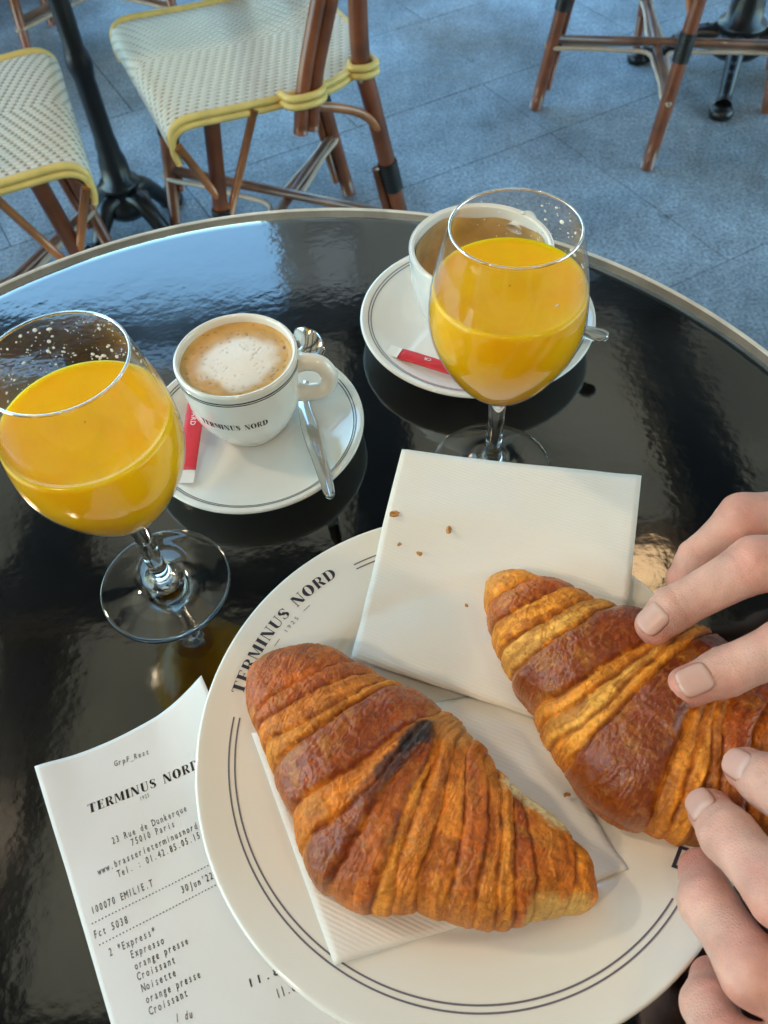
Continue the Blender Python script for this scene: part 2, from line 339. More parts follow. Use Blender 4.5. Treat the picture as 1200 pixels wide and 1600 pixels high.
cw = N(n, 'ShaderNodeMath', operation='MULTIPLY'); n.links.new(gl.outputs['Fac'], cw.inputs[0]); cw.inputs[1].default_value = .42; n.links.new(cw.outputs[0], b.inputs['Coat Weight']); b.inputs['Coat Roughness'].default_value = .17; b.inputs['Specular IOR Level'].default_value = .32
b.inputs['Subsurface Weight'].default_value = .06; b.inputs['Subsurface Radius'].default_value = (.004, .0018, .0006); b.inputs['Subsurface Scale'].default_value = 1
ad = N(n, 'ShaderNodeMath', operation='ADD'); n.links.new(nz.outputs['Fac'], ad.inputs[0]); n.links.new(vo.outputs['Fac'], ad.inputs[1])
bp = N(n, 'ShaderNodeBump', i_Strength=.5, i_Distance=.0006); n.links.new(ad.outputs[0], bp.inputs['Height']); n.links.new(bp.outputs[0], b.inputs['Normal']); n.links.new(bp.outputs[0], b.inputs['Coat Normal'])

# skin
m, n, b = newmat('skin'); M['skin'] = m
at = N(n, 'ShaderNodeAttribute', attribute_name='Col'); tc = N(n, 'ShaderNodeTexCoord')
nz = N(n, 'ShaderNodeTexNoise', i_Scale=70.0, i_Detail=5.0); n.links.new(tc.outputs['Object'], nz.inputs[0])
rg = N(n, 'ShaderNodeMapRange'); rg.inputs['From Min'].default_value = .3; rg.inputs['From Max'].default_value = .7; rg.inputs['To Min'].default_value = .80; rg.inputs['To Max'].default_value = 1.16
n.links.new(nz.outputs['Fac'], rg.inputs['Value']); mx = N(n, 'ShaderNodeMix', data_type='RGBA', blend_type='MULTIPLY'); mx.inputs['Factor'].default_value = 1
n.links.new(at.outputs['Color'], mx.inputs[6]); n.links.new(rg.outputs[0], mx.inputs[7]); n.links.new(mx.outputs[2], b.inputs['Base Color'])
b.inputs['Roughness'].default_value = .48; b.inputs['Specular IOR Level'].default_value = .4
b.inputs['Subsurface Weight'].default_value = .5; b.inputs['Subsurface Radius'].default_value = (.0045, .0016, .0009); b.inputs['Subsurface Scale'].default_value = 1
vo = N(n, 'ShaderNodeTexVoronoi', i_Scale=800.0, feature='DISTANCE_TO_EDGE'); n.links.new(tc.outputs['Object'], vo.inputs[0])
wv = N(n, 'ShaderNodeTexNoise', i_Scale=260.0, i_Detail=4.0); n.links.new(tc.outputs['Object'], wv.inputs[0])
ad = N(n, 'ShaderNodeMath', operation='ADD'); n.links.new(vo.outputs['Distance'], ad.inputs[0]); n.links.new(wv.outputs['Fac'], ad.inputs[1])
bp = N(n, 'ShaderNodeBump', i_Strength=.7, i_Distance=.0006); n.links.new(ad.outputs[0], bp.inputs['Height']); n.links.new(bp.outputs[0], b.inputs['Normal'])

def emis(name, col, s):
    m = bpy.data.materials.new(name); m.use_nodes = True; n = m.node_tree; b = n.nodes['Principled BSDF']
    b.inputs['Base Color'].default_value = (.8, .8, .8, 1); b.inputs['Emission Color'].default_value = (*col, 1); b.inputs['Emission Strength'].default_value = s
    return m
M['bulb'] = emis('warm_bulb', (1, .79, .55), 29); M['bulb_soft'] = emis('soft_warm_bulb', (1, .79, .55), 9); M['bulb_dim'] = emis('dim_amber_bulb', (1, .62, .28), .9)

# ------------------------------------------------------------------ setting: pavement
g = mesh('ground', [(-80, -80, -.012), (80, -80, -.012), (80, 80, -.012), (-80, 80, -.012)], [(0, 1, 2, 3)], M['granite'][1], smooth=False); g['kind'] = 'structure'
pv = mesh('pavement', [(-3.5, -1.4, -.0032), (3.5, -1.4, -.0032), (3.5, 5, -.0032), (-3.5, 5, -.0032)], [(0, 1, 2, 3)], M['stone_dark'], smooth=False); pv['kind'] = 'structure'
dA = np.array([math.cos(R(27)), math.sin(R(27))]); dB = np.array([-dA[1], dA[0]])
rows = [-.9, -.32, .28, .89, 1.50, 1.80, 2.215, 2.80, 3.4, 4.0]
for ri in range(len(rows)-1):
    b0, b1 = rows[ri], rows[ri+1]; L = [.92, .86, .9][ri % 3]; ph = [.0, .36, .61, .22, .435, .12, .5, .3, .7][ri]
    a = -2.8+ph
    if abs(b0-1.5) < .01 or abs(b0-.89) < .01: a = (dA @ np.array([.481, 1.93]))-4*L
    while a < 3.6:
        c = (a+L/2)*dA+(b0+b1)/2*dB
        if -2.4 < c[0] < 2.4 and -.9 < c[1] < 3.9:
            V, Fc = box_vf((0, 0, -.02), (L-.0022, b1-b0-.0022, .04), .0008)
            o = mesh('paving_slab', V, Fc, M['granite'][random.randrange(3)], pv, smooth=False)
            o.location = (c[0], c[1], random.uniform(-.0008, .0002)); o.rotation_euler = (random.uniform(-.001, .001), random.uniform(-.001, .001), R(27))
        a += L

# ------------------------------------------------------------------ awning over the terrace (seen mirrored in the table)
aw = empty('awning', (0, 0, 2.62)); tag(aw, 'translucent cream fabric awning on dark beams above the terrace', 'awning')
m, n, b = newmat('awning_fabric'); M['fabric'] = m
n.nodes.clear(); out = N(n, 'ShaderNodeOutputMaterial'); df = N(n, 'ShaderNodeBsdfDiffuse'); tl = N(n, 'ShaderNodeBsdfTranslucent'); mx = N(n, 'ShaderNodeMixShader')
df.inputs[0].default_value = (.17, .17, .13, 1); tl.inputs[0].default_value = (.62, .53, .36, 1); mx.inputs[0].default_value = .11
tc = N(n, 'ShaderNodeTexCoord'); nz = N(n, 'ShaderNodeTexNoise', i_Scale=1.6, i_Detail=4.0); n.links.new(tc.outputs['Object'], nz.inputs[0])
cr = N(n, 'ShaderNodeValToRGB'); cr.color_ramp.elements[0].position = .40; cr.color_ramp.elements[1].position = .58
cr.color_ramp.elements[0].color = (.30, .27, .19, 1); cr.color_ramp.elements[1].color = (.66, .57, .40, 1)
n.links.new(nz.outputs['Fac'], cr.inputs[0]); n.links.new(cr.outputs[0], tl.inputs[0])
n.links.new(df.outputs[0], mx.inputs[1]); n.links.new(tl.outputs[0], mx.inputs[2]); n.links.new(mx.outputs[0], out.inputs[0])
X0, X1, Y0, Y1 = -3.3, 3.3, -2.3, 2.5
nx = 6; ny = 4
for i in range(nx):
    for j in range(ny):
        xa = X0+(X1-X0)*i/nx; xb = X0+(X1-X0)*(i+1)/nx; ya = Y0+(Y1-Y0)*j/ny; yb = Y0+(Y1-Y0)*(j+1)/ny
        gx, gy = np.meshgrid(np.linspace(xa, xb, 7), np.linspace(ya, yb, 7), indexing='ij'); sag = -.05*np.sin(np.pi*(gx-xa)/(xb-xa))*np.sin(np.pi*(gy-ya)/(yb-ya))
        mesh('fabric_panel', np.stack([gx, gy, sag], -1).reshape(-1, 3), grid_faces(7, 7), M['fabric'], aw)
for i in range(nx+1):
    x = X0+(X1-X0)*i/nx; V, Fc = box_vf((x, (Y0+Y1)/2, -.06), (.21, Y1-Y0, .16), .01); mesh('rafter', V, Fc, M['beam'], aw, smooth=False)
for j in range(ny+1):
    y = Y0+(Y1-Y0)*j/ny; V, Fc = box_vf(((X0+X1)/2, y, -.17), (X1-X0, .22, .055), .008); mesh('purlin', V, Fc, M['beam'], aw, smooth=False)
for i in range(4):  # extra awning section, added out of view to block sky and darken the right paving
    xa, xb = 1.0+.6*i, 1.0+.6*(i+1); V, Fc = box_vf(((xa+xb)/2, 3.35, -.01), (.56, 1.56, .012)); mesh('fabric_panel', V, Fc, M['fabric'], aw, smooth=False); V, Fc = box_vf((xa, 3.35, -.06), (.06, 1.6, .12), .01); mesh('rafter', V, Fc, M['beam'], aw, smooth=False)
# restaurant front behind the photographer
wl = empty('restaurant_front', (0, -2.4, 0)); tag(wl, 'cream restaurant front behind the terrace with dark wooden windows', 'building')
M['wall'] = pmat('cream_plaster', (.62, .50, .34), .8, noise=(3, .15)); M['pane'] = pmat('dark_window_glass', (.06, .045, .03), .06, spec=.8)
V, Fc = box_vf((0, -.15, 2.2), (9, .3, 4.4), 0); mesh('wall', V, Fc, M['wall'], wl, smooth=False)
for k in range(5):
    x = -3.4+k*1.7; mb = MB(); mb.add(*box_vf((x-.62, .03, 1.5), (.08, .06, 2.2))).add(*box_vf((x+.62, .03, 1.5), (.08, .06, 2.2))).add(*box_vf((x, .03, 2.64), (1.16, .06, .08))).add(*box_vf((x, .03, .36), (1.16, .06, .08)))
    f = mb.build('window', M['wood_dark'], wl, smooth=False); V, Fc = box_vf((x, .012, 1.5), (1.16, .02, 2.2)); mesh('pane', V, Fc, M['pane'], f, smooth=False)
# buildings across the street (mirrored in the table)
M['facade'] = pmat('grey_stone_facade', (.035, .037, .030), .8, noise=(.6, .5)); M['roofslate'] = pmat('slate_roof', (.03, .035, .045), .5)
def building(x0, x1, y, h, label):
    r = empty('townhouse', ((x0+x1)/2, y, 0)); tag(r, label, 'building'); W_ = x1-x0
    V, Fc = box_vf((0, 4, h/2), (W_, 8, h)); mesh('wall', V, Fc, M['facade'], r, smooth=False)
    V = [(-W_/2-.3, -.3, h), (W_/2+.3, -.3, h), (W_/2+.3, 8.3, h), (-W_/2-.3, 8.3, h), (-W_/2+1, 1.6, h+3), (W_/2-1, 1.6, h+3), (W_/2-1, 6.4, h+3), (-W_/2+1, 6.4, h+3)]
    mesh('roof', V, [(0, 1, 5, 4), (1, 2, 6, 5), (2, 3, 7, 6), (3, 0, 4, 7), (4, 5, 6, 7)], M['roofslate'], r, smooth=False)
    nw = int(W_//2.4)
    for fl in range(int(h//3.2)):
        for k in range(nw):
            cx = -W_/2+(k+.5)*W_/nw; z = 1.9+fl*3.2
            V, Fc = box_vf((cx, -.04, z), (1.1, .12, 1.9)); f = mesh('window', V, Fc, M['facade'], r, smooth=False)
            V, Fc = box_vf((cx, -.11, z), (.86, .03, 1.66)); mesh('pane', V, Fc, M['pane'], f, smooth=False)
building(-1.9, 20, 15, 15, 'tall grey stone townhouse straight across the street')
building(20.4, 44, 13, 13, 'grey stone townhouse at the right end of the street')
building(-60, -20, 42, 9, 'low grey building far down the street on the left')

# ------------------------------------------------------------------ tables
def table_base(root, leg_a0=0.4, ornate=True, fl=1.0, bs=1.0):
    prof = [(.001, .70), (.07, .70), (.07, .69), (.03, .68), (.028, .62), (.033, .60), (.033, .59), (.026, .575), (.024, .40), (.030, .385), (.033, .37), (.030, .355), (.026, .34), (.027, .22), (.034, .205), (.034, .19), (.042, .17), (.045, .13), (.06, .125), (.062, .115), (.05, .105), (.055, .095), (.075, .085), (.08, .07), (.06, .05), (.001, .05)]
    prof = [(x*(.78 if z > .21 else bs), z) for x, z in prof]
    V, Fc = lathe_vf(prof, 32); mesh('column', V, Fc, M['iron'], root)
    for k in range(4):
        a = leg_a0+k*math.pi/2; c, s = math.cos(a), math.sin(a)
        P = [(fl*q_*c, fl*q_*s, z_) for q_, z_ in ((.04, .085), (.12, .088), (.20, .058), (.26, .026), (.30, .018))]
        f = tube('foot', P, [.026, .022, .018, .017, .023], M['iron'], root, n=10, sm=16)
        if ornate:
            mb = MB()
            for q in range(9):
                t = q/8; r_ = fl*(.06+.2*t); z = .108-.075*t*t; V, Fc = tube_vf([(r_*c-.008*c, r_*s-.008*s, z-.004), (r_*c, r_*s, z+.003), (r_*c+.008*c, r_*s+.008*s, z-.004)], [.004, .009, .004], 8); mb.add(V, Fc)
            mb.build('ornament', M['iron'], f)
        V, Fc = lathe_vf([(.001, .022), (.026, .022), (.03, .01), (.028, 0), (.001, 0)], 16, (fl*.315*c, fl*.315*s, .002)); mesh('foot_pad', V, Fc, M['iron'], f)
def table_top(root, r):
    prof = [(.0005, 0), (r-.0046, 0), (r-.0042, -.0012)]
    prof = [(.0005, 0)]+[(x, 0) for x in np.linspace(.02, r-.0046, 24)]+[(r-.0042, -.001), (r-.0042, -.022), (.0005, -.022)]
    V, Fc = lathe_vf(prof, 192, (0, 0, TZ)); mesh('tabletop', V, Fc, M['lacquer'], root)
    rp = [(r-.0044, -.0004), (r-.0042, .0005), (r-.0038, .0009), (r-.0032, .0010), (r-.0027, .0007), (r-.0024, .0001), (r-.0021, .0003), (r-.0018, .0005), (r-.0014, .0004), (r-.0003, -.0012), (r, -.004), (r, -.021), (r-.003, -.0235), (r-.0044, -.0235)]
    V, Fc = lathe_vf(rp, 192, (0, 0, TZ)); mesh('metal_rim', V, Fc, M['table_rim'], root)
t = empty('bistro_table', (-.0604, .2165, 0)); tag(t, 'round black glossy bistro table with brass rim holding the breakfast', 'table', 'black bistro tables on the terrace')
table_top(t, .3496); table_base(t, .6)
t = empty('bistro_table', (-.521, 1.64, 0)); tag(t, 'black iron pedestal table between the two cream seats, far left', 'table', 'black bistro tables on the terrace')
table_base(t, -.62, fl=.40, bs=.70); table_top(t, .30)
t = empty('bistro_table', (1.0, 2.17, 0)); tag(t, 'ornate black iron table foot behind the rattan legs at the upper right', 'table', 'black bistro tables on the terrace')
table_base(t, R(248), fl=.76); table_top(t, .30)

# ------------------------------------------------------------------ rattan chairs
def binding(P0, P1, ta, tb, r, parent):   # wound binding with ridges on the part of a leg between fractions ta and tb
    P0 = np.array(P0, float); P1 = np.array(P1, float); m_ = 26
    t = np.linspace(ta, tb, m_); path = P0+(P1-P0)*t[:, None]
    V, Fc = tube_vf(path, r*(1+.07*np.abs(np.sin(np.linspace(0, 8*np.pi, m_)))), 14); return mesh('leg_binding', V, Fc, M['binding_black'], parent)
def make_chair(label):
    root = empty('rattan_chair', (0, 0, 0)); tag(root, label, 'chair', 'rattan bistro chairs on the terrace')
    SH = .46
    # woven seat: rolls down at the front (+Y), rounded at the back
    nu, nv = 41, 60
    vv = np.linspace(0, 1, nv); path = []
    ys = np.concatenate([[.195, .199, .198, .191, .178, .160], np.linspace(.14, -.185, nv-6)])
    zs = np.concatenate([[SH-.055, SH-.038, SH-.021, SH-.009, SH-.002, SH], SH-.006*np.sin(np.pi*np.linspace(0, 1, nv-6))])
    al = np.r_[0, np.cumsum(np.hypot(np.diff(ys), np.diff(zs)))]
    hw = np.where(ys > -.02, .192-.0*ys, .192*np.sqrt(np.clip(1-((-.02-ys)/.172)**2.6, .02, 1)))
    uu = np.linspace(-1, 1, nu)
    Xg = hw[:, None]*uu[None]; Yg = ys[:, None]+0*Xg; Zg = zs[:, None]-.006*(np.abs(uu)[None]**6)+.004*(1-uu[None]**2)*(ys[:, None] < .14)*0
    top = np.stack([Xg, Yg, Zg], -1).reshape(-1, 3); bot = top.copy()
    bot[:, 2] -= .016; bot[:, 1] -= np.repeat(np.where(ys > .15, .014, 0), nu)
    V = np.concatenate([top, bot]); F1 = grid_faces(nv, nu); nT = nv*nu
    idx = np.arange(nT).reshape(nv, nu); loop = np.r_[idx[0], idx[1:, -1], idx[-1, -2::-1], idx[-2:0:-1, 0]]
    l2 = np.roll(loop, -1); side = np.stack([loop, l2, l2+nT, loop+nT], 1)
    Fc = np.concatenate([F1, F1[:, ::-1]+nT, side[:, ::-1]])
    wv = np.stack([Xg+0*Yg, np.repeat(al[:, None], nu, 1), 0*Xg], -1).reshape(-1, 3)
    mi = np.r_[np.zeros(len(F1)), np.ones(len(F1)+len(side))]
    st = mesh('seat', V, Fc, [M['weave'], M['under']], root, cols={'weave': np.concatenate([wv, wv])}, matidx=mi)
    # double yellow edge binding round side and back
    k0 = 0
    for (dr, dz) in ((.0045, .0), (.0055, -.0115)):
        sp = [(s*(hw[i]+dr), ys[i]-(.006 if i < 5 else 0), zs[i]+dz-.004) for s in (1,) for i in list(range(0, 8))+list(range(10, nv, 3))]
        full = [(x, y, z) for x, y, z in sp]+[(-x, y, z) for x, y, z in sp[::-1]]
        V, Fc = tube_vf(catmull(full, 260), .0057, 10); mesh('seat_edging', V, Fc, M['binding_yellow'], root)
    legs = {}
    for s in (-1, 1):
        a, b_ = (s*.178, .120, SH-.018), (s*.213, .178, 0)
        l = tube('leg', [a, b_], [.0135, .0125], M['rattan'], root, n=14); legs[(s, 1)] = (a, b_)
        binding(a, b_, .34, .46, .0152, l)
        # tapered splint lashed along the lower leg
        a2 = np.array(a); b2 = np.array(b_); off = np.array([s*-.004, -.019, 0])
        tube('leg_splint', [a2+(b2-a2)*.36+off, a2+(b2-a2)*.75+off*.95], .0075, M['rattan'], root, n=10)
        # V braces to the seat
        tube('brace', [(s*.190, .128, SH*.62), (s*.203, .185, SH-.04)], .0070, M['rattan_light'], root, n=10)
        tube('brace', [(s*.190, .126, SH*.60), (s*.200, .055, SH-.015)], .0070, M['rattan_light'], root, n=10)
        # back leg running up into the back rest
        P = [(s*.186, -.232, 0), (s*.169, -.155, .40), (s*.166, -.143, .46), (s*.163, -.150, .62), (s*.158, -.185, .90)]
        l = tube('leg', P, .0155, M['rattan'], root, n=14, sm=28); legs[(s, -1)] = (P[1], P[0])
        binding((s*.169, -.155, .40), (s*.186, -.232, 0), .30, .44, .0175, l)
        tube('leg_splint', [(s*.170, -.158, .27), (s*.181, -.200, .04)], .008, M['rattan'], root, n=10)
        # double stick of the back rest, cut off just under the seat
        for dx, dy in ((0, 0), (.004, .021)):
            tube('back_stick', [(s*(.210+dx), -.032+dy, .395), (s*(.206+dx), -.052+dy, .48), (s*.192, -.12+dy, .66), (s*.178, -.165+dy, .86)], .0118, M['rattan'], root, n=12, sm=20)
        for dz in (-.003, -.0155):            # yellow tie round the double stick and round the post
            c = [(s*.196, -.062, SH+dz), (s*.220, -.054, SH+dz), (s*.228, -.032, SH+dz), (s*.222, .000, SH+dz), (s*.196, .008, SH+dz)]
            V, Fc = tube_vf(catmull(c, 20), .0058, 10); mesh('seat_edging', V, Fc, M['binding_yellow'], root)
            c = [(s*.155, -.128, SH+dz), (s*.176, -.122, SH+dz), (s*.188, -.142, SH+dz), (s*.180, -.164, SH+dz), (s*.150, -.164, SH+dz)]
            V, Fc = tube_vf(catmull(c, 20), .0058, 10); mesh('seat_edging', V, Fc, M['binding_yellow'], root)
        # bent brace from the side to the back leg
        tube('curved_brace', [(s*.195, .0, SH-.025), (s*.198, -.06, SH-.04), (s*.186, -.13, SH-.075), (s*.176, -.176, SH-.13)], .0075, M['rattan_light'], root, n=10, sm=16)
        tube('brace', [(s*.172, -.178, .30), (s*.10, -.178, SH-.012)], .0068, M['rattan_light'], root, n=10)
    # crossed stretchers
    zc = .15
    def at(leg, z):
        a, b_ = np.array(legs[leg][0]), np.array(legs[leg][1]); t = (a[2]-z)/(a[2]-b_[2]); return a+(b_-a)*t
    for k, (p_, q_) in enumerate((((-1, 1), (1, -1)), ((1, 1), (-1, -1)))):
        A, B = at(p_, zc+.012*k), at(q_, zc+.012*k)
        tube('stretcher', [A, B], .0095, M['cane_brown'], root, n=12)
    seq = [(-1, 1), (1, 1), (1, -1), (-1, -1)]
    for k in range(4):
        A, B = at(seq[k], zc-.004), at(seq[(k+1) % 4], zc-.004); C = np.array([0, -.03, zc-.004]); Mi = (A+B)/2
        oA = (A-C)/np.linalg.norm(A-C); oB = (B-C)/np.linalg.norm(B-C); nA = (B-A)/np.linalg.norm(B-A)
        P = [A+oA*.017+nA*.0, A+nA*.017-oA*.002, A*.75+C*.25+nA*.014, A*.42+C*.58+nA*.022, C*.80+Mi*.20, B*.42+C*.58-nA*.022, B*.75+C*.25-nA*.014, B-nA*.017-oB*.002, B+oB*.017]
        tube('bent_cane', P, .0052, M['cane_pale'], root, n=8, sm=64)
    # under-seat rails and back rest arch
    tube('seat_rail', [(-.19, .12, SH-.022), (.19, .12, SH-.022)], .010, M['cane_brown'], root, n=10)
    tube('seat_rail', [(-.18, -.14, SH-.022), (.18, -.14, SH-.022)], .010, M['cane_brown'], root, n=10)
    tube('back_arch', [(-.178, -.175, .86), (-.15, -.20, .93), (0, -.215, .965), (.15, -.20, .93), (.178, -.175, .86)], .0135, M['rattan'], root, n=12, sm=28)
    return root
FA = np.array([-.933, -.36]); FA = FA/np.linalg.norm(FA)
def place(c, x, y, f):
    c.location = (x, y, 0); c.rotation_euler = (0, 0, math.atan2(f[1], f[0])-math.pi/2)
cA = make_chair('whole rattan chair with cream woven seat and yellow edging beyond the round table')
place(cA, -.179, 1.473, FA)
def chair(label, x, y, f):
    c = dup(cA); c['label'] = label; place(c, x, y, f); return c
fB = np.array([.953, .30]); fB /= np.linalg.norm(fB)
chair('rattan chair cut off by the left edge, only the cream seat front showing', -.645, 1.26, fB)
fC = np.array([.82, .57]); fC /= np.linalg.norm(fC)
chair('rattan chair at the upper right of which only the crossed legs show', .76, 2.03, fC)
chair('rattan chair in the far upper left corner, mostly cut off by the frame', -.70, 2.56, np.array([.15, -.99]))
# dark screen added in the far left corner, enlarged to shade the paving
V, Fc = box_vf((0, 0, .55), (1.5, .05, 1.1), .004); o = mesh('shade_screen', V, Fc, M['wood_dark'], smooth=False); o.location = (-1.42, 2.72, 0); o.rotation_euler = (0, 0, R(46)); tag(o, 'dark wooden screen panel added in the far left corner to shade the paving', 'screen')

# ------------------------------------------------------------------ lettering
def bar(x0, y0, x1, y1): return [(x0, y0), (x1, y0), (x1, y1), (x0, y1)]
def arcband(cx, cy, ro, ri, a0, a1, n_=14):   # quads between outer and inner ellipse arcs
    a = np.radians(np.linspace(a0, a1, n_)); q = []
    for i in range(n_-1):
        o1 = (cx+ro[0]*math.cos(a[i]), cy+ro[1]*math.sin(a[i])); o2 = (cx+ro[0]*math.cos(a[i+1]), cy+ro[1]*math.sin(a[i+1]))
        i1 = (cx+ri[0]*math.cos(a[i]), cy+ri[1]*math.sin(a[i])); i2 = (cx+ri[0]*math.cos(a[i+1]), cy+ri[1]*math.sin(a[i+1]))
        q.append([o1, o2, i2, i1])
    return q
th = .05
GLY = {  # (width, polygons) - fat stems and hairlines
    'T': (.72, [bar(.24, .0, .48, 1), bar(0, 1-th, .72, 1), bar(0, .8, th, 1), bar(.72-th, .8, .72, 1), bar(.16, 0, .56, th)]),
    'E': (.62, [bar(.06, 0, .30, 1), bar(0, 0, .6, th), bar(0, 1-th, .6, 1), bar(.3, .48, .5, .48+th), bar(.6-th, 0, .6, .22), bar(.6-th, .78, .6, 1), bar(.46, .4, .5, .62)]),
    'R': (.74, [bar(.06, 0, .28, 1), bar(0, 0, .34, th), bar(.28, 1-th, .42, 1), bar(.28, .46, .42, .46+th)]+arcband(.38, .73, (.30, .27), (.12, .22), -90, 90)+[[(.34, .46), (.52, .46), (.76, 0), (.52, 0)]]),
    'M': (.92, [bar(.05, 0, .05+th, 1), [(.05, 1), (.28, 1), (.50, .08), (.40, .08)], [(.44, .08), (.48, .08), (.72, 1), (.68, 1)], bar(.66, 0, .88, 1), bar(0, 0, .16, th), bar(.6, 0, .92, th)]),
    'I': (.34, [bar(.05, 0, .29, 1), bar(0, 0, .34, th), bar(0, 1-th, .34, 1)]),
    'N': (.80, [bar(.08, 0, .08+th, 1), [(.04, 1), (.28, 1), (.76, 0), (.52, 0)], bar(.68, 0, .68+th, 1), bar(0, 0, .2, th), bar(.58, 1-th, .82, 1)]),
    'U': (.76, [bar(.08, .28, .30, 1), bar(.64, .28, .64+th, 1), bar(.02, 1-th, .36, 1), bar(.54, 1-th, .76, 1)]+arcband(.385, .28, (.305, .28), (.10, .22), 180, 262)+arcband(.385, .28, (.305, .28), (.255, .23), 262, 360)),
    'S': (.60, arcband(.30, .74, (.25, .26), (.20, .21), 20, 110)+arcband(.30, .74, (.28, .26), (.08, .20), 110, 235)+[[(.12, .60), (.34, .68), (.52, .42), (.26, .36)]]+arcband(.30, .27, (.28, .27), (.08, .20), -55, 65)+arcband(.30, .26, (.25, .26), (.20, .21), 200, 305)+[bar(.5, .70, .55, .94), bar(.04, .06, .09, .3)]),
    'O': (.84, arcband(.42, .5, (.42, .52), (.15, .47), -80, 80, 20)+arcband(.42, .5, (.42, .52), (.15, .47), 100, 260, 20)+arcband(.42, .5, (.42, .52), (.16, .47), 80, 100, 4)+arcband(.42, .5, (.42, .52), (.16, .47), 260, 280, 4)),
    'D': (.82, [bar(.06, 0, .28, 1), bar(0, 0, .4, th), bar(0, 1-th, .4, 1)]+arcband(.36, .5, (.44, .5), (.20, .45), -90, 90, 20)),
    ' ': (.42, []), '-': (.5, [bar(.05, .45, .45, .52)])}
_gc = {}
def font_glyph(ch):
    if ch in _gc: return _gc[ch]
    cu = bpy.data.curves.new('glyph', 'FONT'); cu.body = ch; cu.size = 1.0; cu.resolution_u = 2
    ob = bpy.data.objects.new('glyph', cu); COL.objects.link(ob); dg = bpy.context.evaluated_depsgraph_get(); me = bpy.data.meshes.new_from_object(ob.evaluated_get(dg))
    V = np.array([v.co[:2] for v in me.vertices]).reshape(-1, 2); Fc = [tuple(p.vertices) for p in me.polygons]
    bpy.data.objects.remove(ob); bpy.data.curves.remove(cu); bpy.data.meshes.remove(me)
    _gc[ch] = (V, Fc); return _gc[ch]
def deco(text, sp=.10):                       # flat list of (V2, F) in em units and total width
    x = 0; out = []
    for c in text:
        w_, polys = GLY[c]
        for p_ in polys:
            q = []
            for k in range(4):                # split long sides so that the print follows curved ware
                q.append(p_[k])
            out.append((np.array(q)+[x, 0], [(0, 1, 2, 3)]))
        x += w_+sp
    return out, x-sp
def mono(text, cell=.62, xs=.92, bold=0):
    out = []
    for i, c in enumerate(text):
        if c == ' ': continue
        V, Fc = font_glyph(c)
        if len(V) == 0: continue
        cx = (V[:, 0].min()+V[:, 0].max())/2; wd = V[:, 0].max()-V[:, 0].min(); s_ = min(xs, cell*.86/max(wd, .01)) if c not in '.,:\'-il|' else xs
        if c == 'i' or c == 'l': pass
        U = V.copy(); U[:, 0] = (U[:, 0]-cx)*s_+(i+.5)*cell; out.append((U, Fc))
        if bold:
            for dx, dy in ((bold, 0), (-bold, 0), (0, bold), (0, -bold)): out.append((U+[dx, dy], Fc))
    return out, len(text)*cell
def put_text(name, pieces, fn, mat, parent, lift=.0):
    mb = MB(); z = 0
    for k, (V, Fc) in enumerate(pieces):
        P = np.array([fn(v[0], v[1]) for v in V]); mb.add(P, Fc)
    o = mb.build(name, mat, parent, smooth=False); return o

# ------------------------------------------------------------------ crockery
PC = (.0286, .1297); PR = .1188
plate_prof = [(.0005, .0062), (.03, .0060), (.055, .0060), (.068, .0064), (.075, .0078), (.0805, .0105), (.086, .0122), (.095, .0140), (.105, .0160), (.113, .0180), (.1165, .0189), (.1180, .0190), (PR, .0182), (.1184, .0170), (.112, .0148), (.095, .0108), (.078, .0062), (.070, .0030), (.069, .0004), (.066, .0004), (.065, .0028), (.03, .0025), (.0005, .0025)]
_pp = smooth_prof(plate_prof, 110); PTOP = np.array(plate_prof[:12])
def ptop(r): return np.interp(r, PTOP[:, 0], PTOP[:, 1])
pl = empty('dinner_plate', (PC[0], PC[1], TZ)); tag(pl, 'large cream plate with blue rim lines and lettering, under the two croissants', 'plate')
V, Fc = lathe_vf(_pp, 160); mesh('plate_body', V, Fc, M['porcelain'], pl)
def ring_arc(name, r0, r1, a0, a1, zf, mat, parent, n_=140):
    a = np.linspace(a0, a1, n_); V = []
    for rr_ in (r0, r1): V += [(rr_*math.cos(x), rr_*math.sin(x), zf(rr_)) for x in a]
    return mesh(name, V, grid_faces(2, n_)[:, ::-1], mat, parent)
zp = lambda r: ptop(r)+.00022
def pang(px, py, h=.0165): q = G(px, py, h)[:2]-np.array(PC); return math.atan2(q[1], q[0]), math.hypot(*q)
aR0, rr0 = pang(370, 1120); aR1, rr1 = pang(553, 882)        # where the double lines stop for the lettering
aB0, _ = pang(1068, 1415)
for r0 in (.1020, .1046):
    ring_arc('rim_line', r0-.00035, r0+.00035, aR0 % (2*math.pi), (aB0 % (2*math.pi)), zp, M['ink_grey'], pl)
    ring_arc('rim_line', r0-.00035, r0+.00035, R(20), aR1 % (2*math.pi), zp, M['ink_grey'], pl)
aT, rT = pang(372, 1083); aD, rD = pang(522, 893)
aT %= 2*math.pi; aD %= 2*math.pi
pieces, W_ = deco('TERMINUS NORD', .13); hh = .0054; rb = .1035
def plate_text(rb, a0, a1, W_, hh):
    def f(x, y):
        a = a0+(a1-a0)*x/W_; r = rb+hh*y; return (r*math.cos(a), r*math.sin(a), ptop(r)+.00025)
    return f
put_text('plate_lettering', pieces, plate_text(rb, aT, aD, W_, hh), M['ink'], pl)
pieces, W2 = mono('1925', .75); mid = (aT+aD)/2-.035; put_text('plate_date', pieces, plate_text(.0990, mid+.055, mid-.055, W2, .0028), M['ink_grey'], pl)
for s_ in (1, -1):
    put_text('plate_date', [(np.array(bar(0, .3, 1, .42)), [(0, 1, 2, 3)])], plate_text(.0990, mid+s_*.115+.022, mid+s_*.115-.022, 1, .0028), M['ink_grey'], pl)
